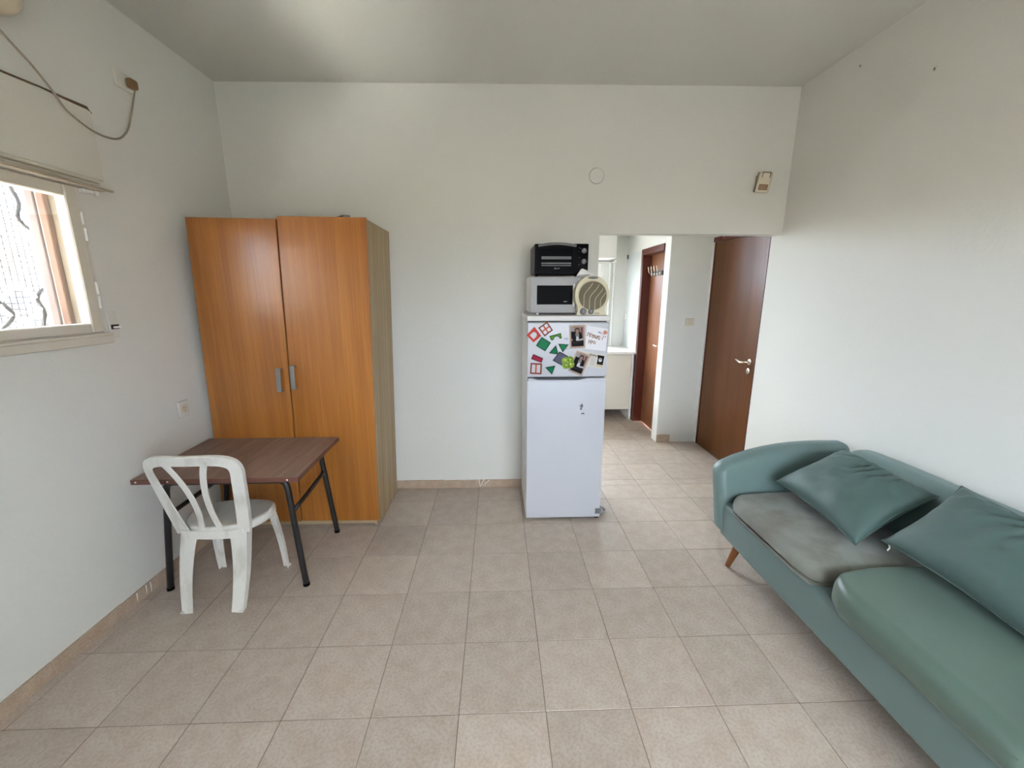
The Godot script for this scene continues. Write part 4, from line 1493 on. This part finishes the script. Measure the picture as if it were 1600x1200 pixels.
func blob(im: Image, cx: float, cy: float, rx: float, ry: float, c: Color) -> void:
	for y in range(max(0, int(cy - ry)), min(im.get_height(), int(cy + ry) + 1)):
		for x in range(max(0, int(cx - rx)), min(im.get_width(), int(cx + rx) + 1)):
			if pow((x - cx) / rx, 2) + pow((y - cy) / ry, 2) < 1.0: im.set_pixel(x, y, c)

func stroke(im: Image, pts: Array, r: float, c: Color) -> void:
	for i in pts.size() - 1:
		var n := int(pts[i].distance_to(pts[i + 1])) + 1
		for k in n + 1:
			var p: Vector2 = pts[i].lerp(pts[i + 1], float(k) / n)
			blob(im, p.x, p.y, r, r, c)

func photo_print() -> Texture2D:   # a man with a grey beard in a dark coat reading at a table, in a pale border
	var im := canvas(104, 150, rgb(178, 158, 142))
	im.fill_rect(Rect2i(10, 12, 84, 126), rgb(128, 110, 104))
	im.fill_rect(Rect2i(62, 12, 32, 60), rgb(140, 112, 108))
	im.fill_rect(Rect2i(78, 18, 8, 46), rgb(96, 52, 52))
	im.fill_rect(Rect2i(10, 14, 24, 26), rgb(150, 144, 142))
	im.fill_rect(Rect2i(12, 42, 28, 44), rgb(14, 14, 18))
	blob(im, 52, 80, 34, 40, rgb(20, 18, 20))
	blob(im, 52, 36, 15, 17, rgb(44, 36, 34))
	blob(im, 52, 40, 11, 14, rgb(150, 116, 100))
	blob(im, 51, 62, 12, 20, rgb(128, 118, 112))
	blob(im, 52, 88, 10, 16, rgb(186, 184, 188))
	stroke(im, [Vector2(46, 98), Vector2(64, 98), Vector2(86, 92)], 5, rgb(176, 172, 174))
	im.fill_rect(Rect2i(12, 102, 82, 36), rgb(22, 18, 20))
	stroke(im, [Vector2(20, 112), Vector2(50, 116)], 2, rgb(58, 54, 58))
	stroke(im, [Vector2(56, 112), Vector2(86, 110)], 2, rgb(48, 42, 44))
	stroke(im, [Vector2(30, 144), Vector2(76, 143)], 1.5, rgb(150, 118, 100))
	stroke(im, [Vector2(28, 6), Vector2(70, 5)], 1.5, rgb(150, 118, 104))
	return ImageTexture.create_from_image(im)

func family_sign() -> Texture2D:   # two handwritten words, written from right to left
	var im := canvas(190, 190, rgb(226, 224, 226))
	var c := rgb(112, 72, 34)
	var V := func(l: Array) -> Array:
		var r := []
		for k in range(0, l.size(), 2): r.append(Vector2(l[k], l[k + 1]))
		return r
	var word := [[112, 92, 106, 74, 116, 66, 124, 76, 122, 96, 112, 96, 104, 70],                # mem
		[100, 68, 98, 86, 92, 92, 82, 88, 78, 68], [89, 68, 91, 90],                              # shin
		[72, 66, 58, 66, 60, 78, 66, 76], [72, 66, 73, 86, 58, 90],                               # pe
		[52, 88, 50, 60, 36, 60, 36, 86],                                                         # het
		[30, 84, 27, 58, 14, 56, 12, 78, 4, 80],                                                  # tav
		[84, 118, 74, 116, 68, 124, 72, 136, 82, 138, 88, 128, 84, 118],                          # samekh
		[60, 114, 46, 114], [58, 114, 60, 126, 52, 132], [47, 120, 46, 144],                      # qof
		[38, 114, 37, 134],                                                                       # vav
		[28, 112, 26, 140]]                                                                       # nun
	for s in word: stroke(im, V.call(s), 2.6, c)
	for s in [[104, 42, 112, 32, 116, 42], [122, 26, 124, 28], [118, 42, 128, 44, 132, 34], [136, 40, 138, 42]]: stroke(im, V.call(s), 2.2, rgb(64, 62, 100))
	blob(im, 168, 30, 20, 18, rgb(206, 150, 128))
	blob(im, 166, 34, 10, 10, rgb(188, 116, 88))
	blob(im, 152, 48, 10, 8, rgb(214, 172, 168))
	for s in [[150, 80, 158, 62], [144, 94, 150, 82], [168, 62, 176, 72]]: stroke(im, V.call(s), 2.6, rgb(120, 54, 74))
	for s in [[132, 58, 135, 68], [140, 64, 142, 66]]: stroke(im, V.call(s), 2.0, rgb(196, 150, 170))
	return ImageTexture.create_from_image(im)

func announcement_card() -> Texture2D:   # pale card with a dark portrait at the right and lines of small print
	var im := canvas(190, 110, rgb(206, 200, 188))
	var k := rgb(46, 42, 40)
	for s in [[Vector2(76, 12), Vector2(77, 24)], [Vector2(84, 12), Vector2(92, 13), Vector2(93, 26)], [Vector2(84, 16), Vector2(85, 26)], [Vector2(99, 13), Vector2(100, 22)], [Vector2(105, 26), Vector2(106, 14), Vector2(114, 15), Vector2(115, 27)], [Vector2(120, 15), Vector2(121, 27)]]: stroke(im, s, 1.7, k)
	for i in 8: stroke(im, [Vector2(78, 36 + i * 8), Vector2(112, 38 + i * 8)], 1.2, rgb(160, 158, 164))
	im.fill_rect(Rect2i(130, 12, 50, 70), rgb(40, 30, 24))
	blob(im, 157, 30, 20, 14, rgb(22, 16, 16))
	blob(im, 152, 46, 14, 15, rgb(196, 200, 206))
	blob(im, 153, 40, 7, 5, rgb(110, 106, 120))
	im.fill_rect(Rect2i(128, 84, 54, 16), rgb(196, 184, 156))
	return ImageTexture.create_from_image(im)

func build_magnets() -> void:
	var z := -0.697
	var V := func(l: Array) -> Array:
		var r := []
		for k in range(0, l.size(), 2): r.append(Vector2(l[k], l[k + 1]))
		return r
	var red := rgb(182, 46, 16)
	var orange := rgb(192, 78, 28)
	var green := rgb(6, 114, 70)
	# square with an arched doorway
	var o := thing("arch_magnet", "red-orange square magnet with an arched hole, topmost left", "magnet", Vector3(0.39, 1.31, z))
	var b := W(o)
	var q: Array = V.call([0.343, 1.309, 0.389, 1.264, 0.438, 1.305, 0.393, 1.363])
	var P := func(u: float, v: float) -> Vector2: return q[0].lerp(q[1], u).lerp(q[3].lerp(q[2], u), v)
	var outer := []
	var inner := []
	for i in 32:
		var t := TAU * i / 32.0
		var d := Vector2(cos(t), sin(t))
		var s: float = 0.5 / max(abs(d.x), abs(d.y))
		outer.append(P.call(0.5 + d.x * s, 0.5 + d.y * s))
		var e: Vector2
		if d.y > 0: e = Vector2(0.5 + 0.27 * d.x, 0.48 + 0.3 * d.y)
		else: e = Vector2(0.5 + clamp(d.x * 0.9, -0.27, 0.27), 0.48 + max(d.y * 0.9, -0.28))
		inner.append(P.call(e.x, e.y))
	b.ring(outer, inner, z, z + 0.005)
	obj("frame", b, gloss(red, 0.28), o)
	frame_magnet("grid_magnet", "orange four-paned window magnet overlapping the freezer door top", V.call([0.417, 1.356, 0.459, 1.301, 0.512, 1.341, 0.473, 1.395]), 2, 2, orange, z)
	magnet("square_magnet", "large plain green square magnet below the red arch", V.call([0.404, 1.243, 0.464, 1.206, 0.5, 1.262, 0.440, 1.299]), green, z + 0.0055)
	var br := []
	for p in V.call([0.502, 1.276, 0.516, 1.279]): br.append(p)
	for i in 9:
		var t := PI - PI * i / 8.0
		br.append(Vector2(0.537 + 0.019 * cos(t), 1.284 + 0.016 * sin(t) + 0.003 * (i / 8.0)))
	for p in V.call([0.558, 1.287, 0.57, 1.29, 0.563, 1.323, 0.489, 1.304]): br.append(p)
	magnet("bridge_magnet", "lime green bridge-shaped magnet", br, rgb(70, 140, 12), z)
	magnet("triangle_magnet", "green triangle magnet pointing up, left of its pair", V.call([0.489, 1.193, 0.551, 1.185, 0.534, 1.246]), green, z)
	magnet("triangle_magnet", "green triangle magnet pointing down, beside the upper photo", V.call([0.548, 1.254, 0.578, 1.198, 0.615, 1.25]), green, z)
	magnet("triangle_magnet", "green triangle magnet pointing down, lowest on the freezer door", V.call([0.466, 1.101, 0.511, 1.052, 0.532, 1.112]), green, z)
	magnet("square_magnet", "grey-purple square magnet partly under the green flower", V.call([0.513, 1.147, 0.579, 1.11, 0.613, 1.175, 0.557, 1.205]), rgb(86, 87, 104), z + 0.0055)
	magnet("rectangle_magnet", "crimson rectangle magnet on the left of the freezer door", V.call([0.374, 1.156, 0.441, 1.131, 0.452, 1.16, 0.387, 1.188]), rgb(156, 26, 58), z)
	frame_magnet("window_magnet", "orange two-paned window magnet at the lower left", V.call([0.368, 1.059, 0.442, 1.055, 0.445, 1.126, 0.371, 1.130]), 2, 1, orange, z)
	# olive green four-petal flower of domed plastic
	o = thing("flower_magnet", "glossy olive green domed magnet in front of the lower photo", "magnet", Vector3(0.613, 1.133, z + 0.0075))
	b = W(o)
	var pet := PackedVector2Array()
	for i in 40:
		var t := TAU * i / 40.0
		var rr: float = 0.036 + 0.010 * abs(sin(2.0 * (t - 0.15)))
		pet.append(Vector2(0.613 + rr * cos(t), 1.133 + rr * sin(t)))
	b.prism(pet, z + 0.0075, z + 0.012, 0.002)
	obj("plate", b, mat(rgb(112, 144, 22), 0.25), o)
	for k in 4:
		b = W(o)
		var t := 0.15 + PI / 4 + PI / 2 * k
		b.lathe([Vector2(0.0155, 0), Vector2(0.014, 0.005), Vector2(0.009, 0.009), Vector2(0, 0.0105)], Transform3D(Basis(Vector3.RIGHT, PI / 2), Vector3(0.613 + 0.0225 * cos(t), 1.133 + 0.0225 * sin(t), z + 0.012)), 16)
		obj("dome", b, mat(rgb(150, 168, 48) if k % 2 else rgb(120, 150, 30), 0.12), o)
	var ph := photo_print()
	print_card("photo_print", "upright photo of a bearded man in dark coat on freezer door", "photo", V.call([0.624, 1.223, 0.723, 1.228, 0.716, 1.376, 0.614, 1.372]), z, ph)
	print_card("announcement_card", "pale printed card with a small dark portrait", "card", V.call([0.694, 1.112, 0.847, 1.088, 0.861, 1.182, 0.674, 1.212]), z, announcement_card())
	print_card("photo_print", "tilted photo of a bearded man overlapping the pale card", "photo", V.call([0.614, 1.079, 0.708, 1.04, 0.761, 1.179, 0.669, 1.212]), z + 0.0025, ph)
	print_card("family_sign", "white sheet with two handwritten brown words and a small drawing", "sign", V.call([0.723, 1.221, 0.857, 1.205, 0.866, 1.347, 0.729, 1.371]), z, family_sign())

# ------------------------------------------------------------------ fittings on the walls
func build_wall_fittings() -> void:
	# motion detector
	var o := thing("motion_detector", "cream motion detector high on the back wall near the right corner", "detector", Vector3(2.07, 2.34, BACK))
	var b := W(o)
	b.box(Vector3(2.035, 2.3, BACK), Vector3(2.095, 2.4, BACK + 0.02), 0.003)
	obj("bracket", b, M.beige, o)
	var t := Transform3D(Basis(Vector3.RIGHT, 0.16) * Basis(Vector3.UP, -0.35) * Basis(Vector3.BACK, -0.07), Vector3(2.066, 2.345, BACK + 0.05))
	b = W(o)
	b.xf = b.xf * t
	b.rbox(Vector3(-0.043, -0.066, -0.022), Vector3(0.043, 0.066, 0.024), 0.012, 4)
	var body := obj("case", b, M.beige, o)
	b = W(o)
	b.xf = b.xf * t
	b.rbox(Vector3(-0.028, -0.05, 0.02), Vector3(0.03, -0.012, 0.027), 0.004, 3)
	obj("lens", b, M.lens, body)
	b = W(o)
	b.xf = b.xf * t
	b.box(Vector3(-0.046, -0.066, -0.003), Vector3(-0.0425, 0.066, 0.001))
	for x in [-0.022, 0.026]: b.box(Vector3(x - 0.002, 0.03, 0.0238), Vector3(x + 0.002, 0.066, 0.0252))
	b.box(Vector3(-0.022, 0.0645, 0.006), Vector3(0.026, 0.0672, 0.0252))
	obj("seam", b, M.hole, body)
	# painted-over round junction cover
	o = thing("junction_cover", "round painted-over cover plate on the back wall above the opening", "cover plate", Vector3(0.873, 2.39, BACK))
	b = W(o)
	b.lathe([Vector2(0.052, 0), Vector2(0.0515, 0.004), Vector2(0.049, 0.0055), Vector2(0, 0.006)], Transform3D(Basis(Vector3.RIGHT, PI / 2), Vector3(0.873, 2.39, BACK)), 40)
	obj("disc", b, M.wall, o)
	b = W(o)
	var rim := []
	for i in 40: rim.append(Vector3(0.873 + 0.0525 * cos(TAU * i / 40), 2.39 + 0.0525 * sin(TAU * i / 40), BACK + 0.001))
	b.tube(rim, 0.0017, 6, false, true)
	obj("paint_gap", b, mat(rgb(150, 146, 136), 0.9), o)
	b = W(o)
	b.rbox(Vector3(0.842, 2.423, BACK), Vector3(0.858, 2.431, BACK + 0.005), 0.002, 2)
	obj("paint_chip", b, M.grime, o)
	# low double socket on the left wall
	o = thing("socket_outlet", "white socket low on the left wall beside the wardrobe", "socket", Vector3(LEFT, 0.9, -0.49))
	b = W(o)
	b.rbox(Vector3(LEFT, 0.852, -0.53), Vector3(LEFT + 0.014, 0.948, -0.45), 0.005, 3)
	obj("plate", b, M.patch, o)
	b = W(o)
	b.lathe([Vector2(0.026, 0), Vector2(0.026, 0.003), Vector2(0.022, 0.003), Vector2(0.021, 0.001), Vector2(0, 0.001)], Transform3D(Basis(Vector3.BACK, -PI / 2), Vector3(LEFT + 0.0135, 0.9, -0.495)), 24)
	var face := obj("socket_face", b, M.beige, o)
	for p in [Vector2(0.007, 0.008), Vector2(0.007, -0.008), Vector2(-0.008, 0.0)]:
		b = W(o)
		b.lathe([Vector2(0.003, 0), Vector2(0.003, 0.0006), Vector2(0, 0.0006)], Transform3D(Basis(Vector3.BACK, -PI / 2), Vector3(LEFT + 0.0145, 0.9 + p.x, -0.495 + p.y)), 10)
		obj("pin_hole", b, M.hole, face)
	# high socket with the plug of the air conditioner and its cable
	o = thing("socket_outlet", "high socket plate with brown plug on the left wall", "socket", Vector3(LEFT, 2.61, -0.47))
	b = W(o)
	b.rbox(Vector3(LEFT, 2.568, -0.518), Vector3(LEFT + 0.012, 2.648, -0.42), 0.004, 3)
	obj("plate", b, M.patch, o)
	b = W(o)
	b.rbox(Vector3(LEFT + 0.012, 2.583, -0.522), Vector3(LEFT + 0.045, 2.628, -0.472), 0.012, 4)
	obj("plug", b, M.socket_brown, o)
	o = thing("power_cable", "beige cable drooping in a loop from the high socket", "cable", Vector3(LEFT, 2.4, -0.3))
	b = W(o)
	var curve := Curve3D.new()
	var cp := [Vector3(LEFT + 0.03, 2.585, -0.508), Vector3(LEFT + 0.02, 2.54, -0.502), Vector3(LEFT + 0.012, 2.456, -0.478), Vector3(LEFT + 0.013, 2.368, -0.434), Vector3(LEFT + 0.018, 2.307, -0.356), Vector3(LEFT + 0.024, 2.295, -0.235), Vector3(LEFT + 0.028, 2.333, -0.116), Vector3(LEFT + 0.028, 2.39, -0.065), Vector3(LEFT + 0.026, 2.462, 0.005), Vector3(LEFT + 0.026, 2.517, 0.079), Vector3(LEFT + 0.03, 2.556, 0.126)]
	for i in cp.size():
		var tan_: Vector3 = (cp[min(i + 1, cp.size() - 1)] - cp[max(i - 1, 0)]) / 6.0
		curve.add_point(cp[i], -tan_, tan_)
	curve.bake_interval = 0.01
	var pts := []
	for i in 61: pts.append(curve.sample_baked(curve.get_baked_length() * i / 60.0))
	b.tube(pts, 0.0042, 8)
	obj("cord", b, M.cable, o)
	# end of the air conditioner that peeks into the corner of the picture
	o = thing("air_conditioner", "beige rounded end of the air conditioner at the upper left corner", "air conditioner", Vector3(LEFT, 2.52, 0.6))
	b = W(o)
	b.rbox(Vector3(LEFT + 0.002, 2.53, 0.13), Vector3(LEFT + 0.2, 2.84, 1.0), 0.06, 6, 2)
	obj("case", b, M.beige, o)
	b = W(o)
	b.box(Vector3(LEFT + 0.06, 2.526, 0.24), Vector3(LEFT + 0.16, 2.534, 0.95), 0.002)
	obj("air_outlet", b, M.hole, o)
	# light switch in the hall
	o = thing("light_switch", "beige two-gang light switch on the hall wall end", "switch", Vector3(2.116, 1.287, HALL))
	b = W(o)
	b.rbox(Vector3(2.072, 1.25, HALL), Vector3(2.16, 1.325, HALL + 0.012), 0.004, 3)
	obj("plate", b, M.plaster, o)
	for x in [[2.09, 2.118], [2.121, 2.149]]:
		b = W(o)
		b.box(Vector3(x[0], 1.262, HALL + 0.011), Vector3(x[1], 1.313, HALL + 0.016), 0.002)
		obj("rocker", b, M.beige, o)
	# old wall anchors and flecks
	for d in [["old wall anchor high on the right wall nearer the corner", Vector3(RIGHT, 2.868, -0.735), 0.012], ["old wall anchor high on the right wall further from the corner", Vector3(RIGHT, 2.635, -0.265), 0.014]]:
		o = thing("wall_anchor", d[0], "anchor", d[1])
		b = W(o)
		b.lathe([Vector2(d[2], 0), Vector2(d[2] * 0.9, 0.002), Vector2(d[2] * 0.5, 0.002), Vector2(d[2] * 0.45, 0.0005), Vector2(0, 0.0005)], Transform3D(Basis(Vector3.BACK, PI / 2), d[1]), 14)
		obj("plug", b, M.patch, o)
		b = W(o)
		b.box(d[1] + Vector3(-0.0026, -0.006, -0.003), d[1] + Vector3(-0.0004, 0.006, 0.003))
		obj("hole", b, M.grime, o)

func build_outside() -> void:
	var o := setting("yard_ground", "paved yard outside", "ground")
	var b := W(o)
	b.box(Vector3(-14, -0.5, -14), Vector3(14, -0.13, 14))
	obj("paving", b, M.lawn, o)
	b = W(o)
	b.box(Vector3(-3.85, -0.13, -3.5), Vector3(-1.95, -0.12, 5.0))
	obj("gravel_path", b, M.gravel, o)
	o = setting("yard_wall", "pale yard wall seen through the left window", "wall")
	b = W(o)
	b.box(Vector3(-4.8, -0.12, -6.0), Vector3(-4.6, 2.0, 8.0), 0.01)
	obj("masonry", b, M.yard_wall, o)
	o = setting("yard_fence", "dark fence behind the kitchenette yard", "fence")
	b = W(o)
	b.box(Vector3(-4.5, -0.12, -5.9), Vector3(8.0, 1.7, -5.7), 0.01)
	obj("masonry", b, M.yard_wall, o)
	o = thing("yard_lattice", "dark blue-grey cupboard standing in the yard outside the left window", "cupboard", Vector3(-3.1, -0.12, -0.75))
	b = W(o)
	b.box(Vector3(-3.4, -0.12, -1.35), Vector3(-3.05, 1.6, -0.2), 0.01)
	obj("side", b, M.yard_blue, o)
	o.name = "yard_cupboard"
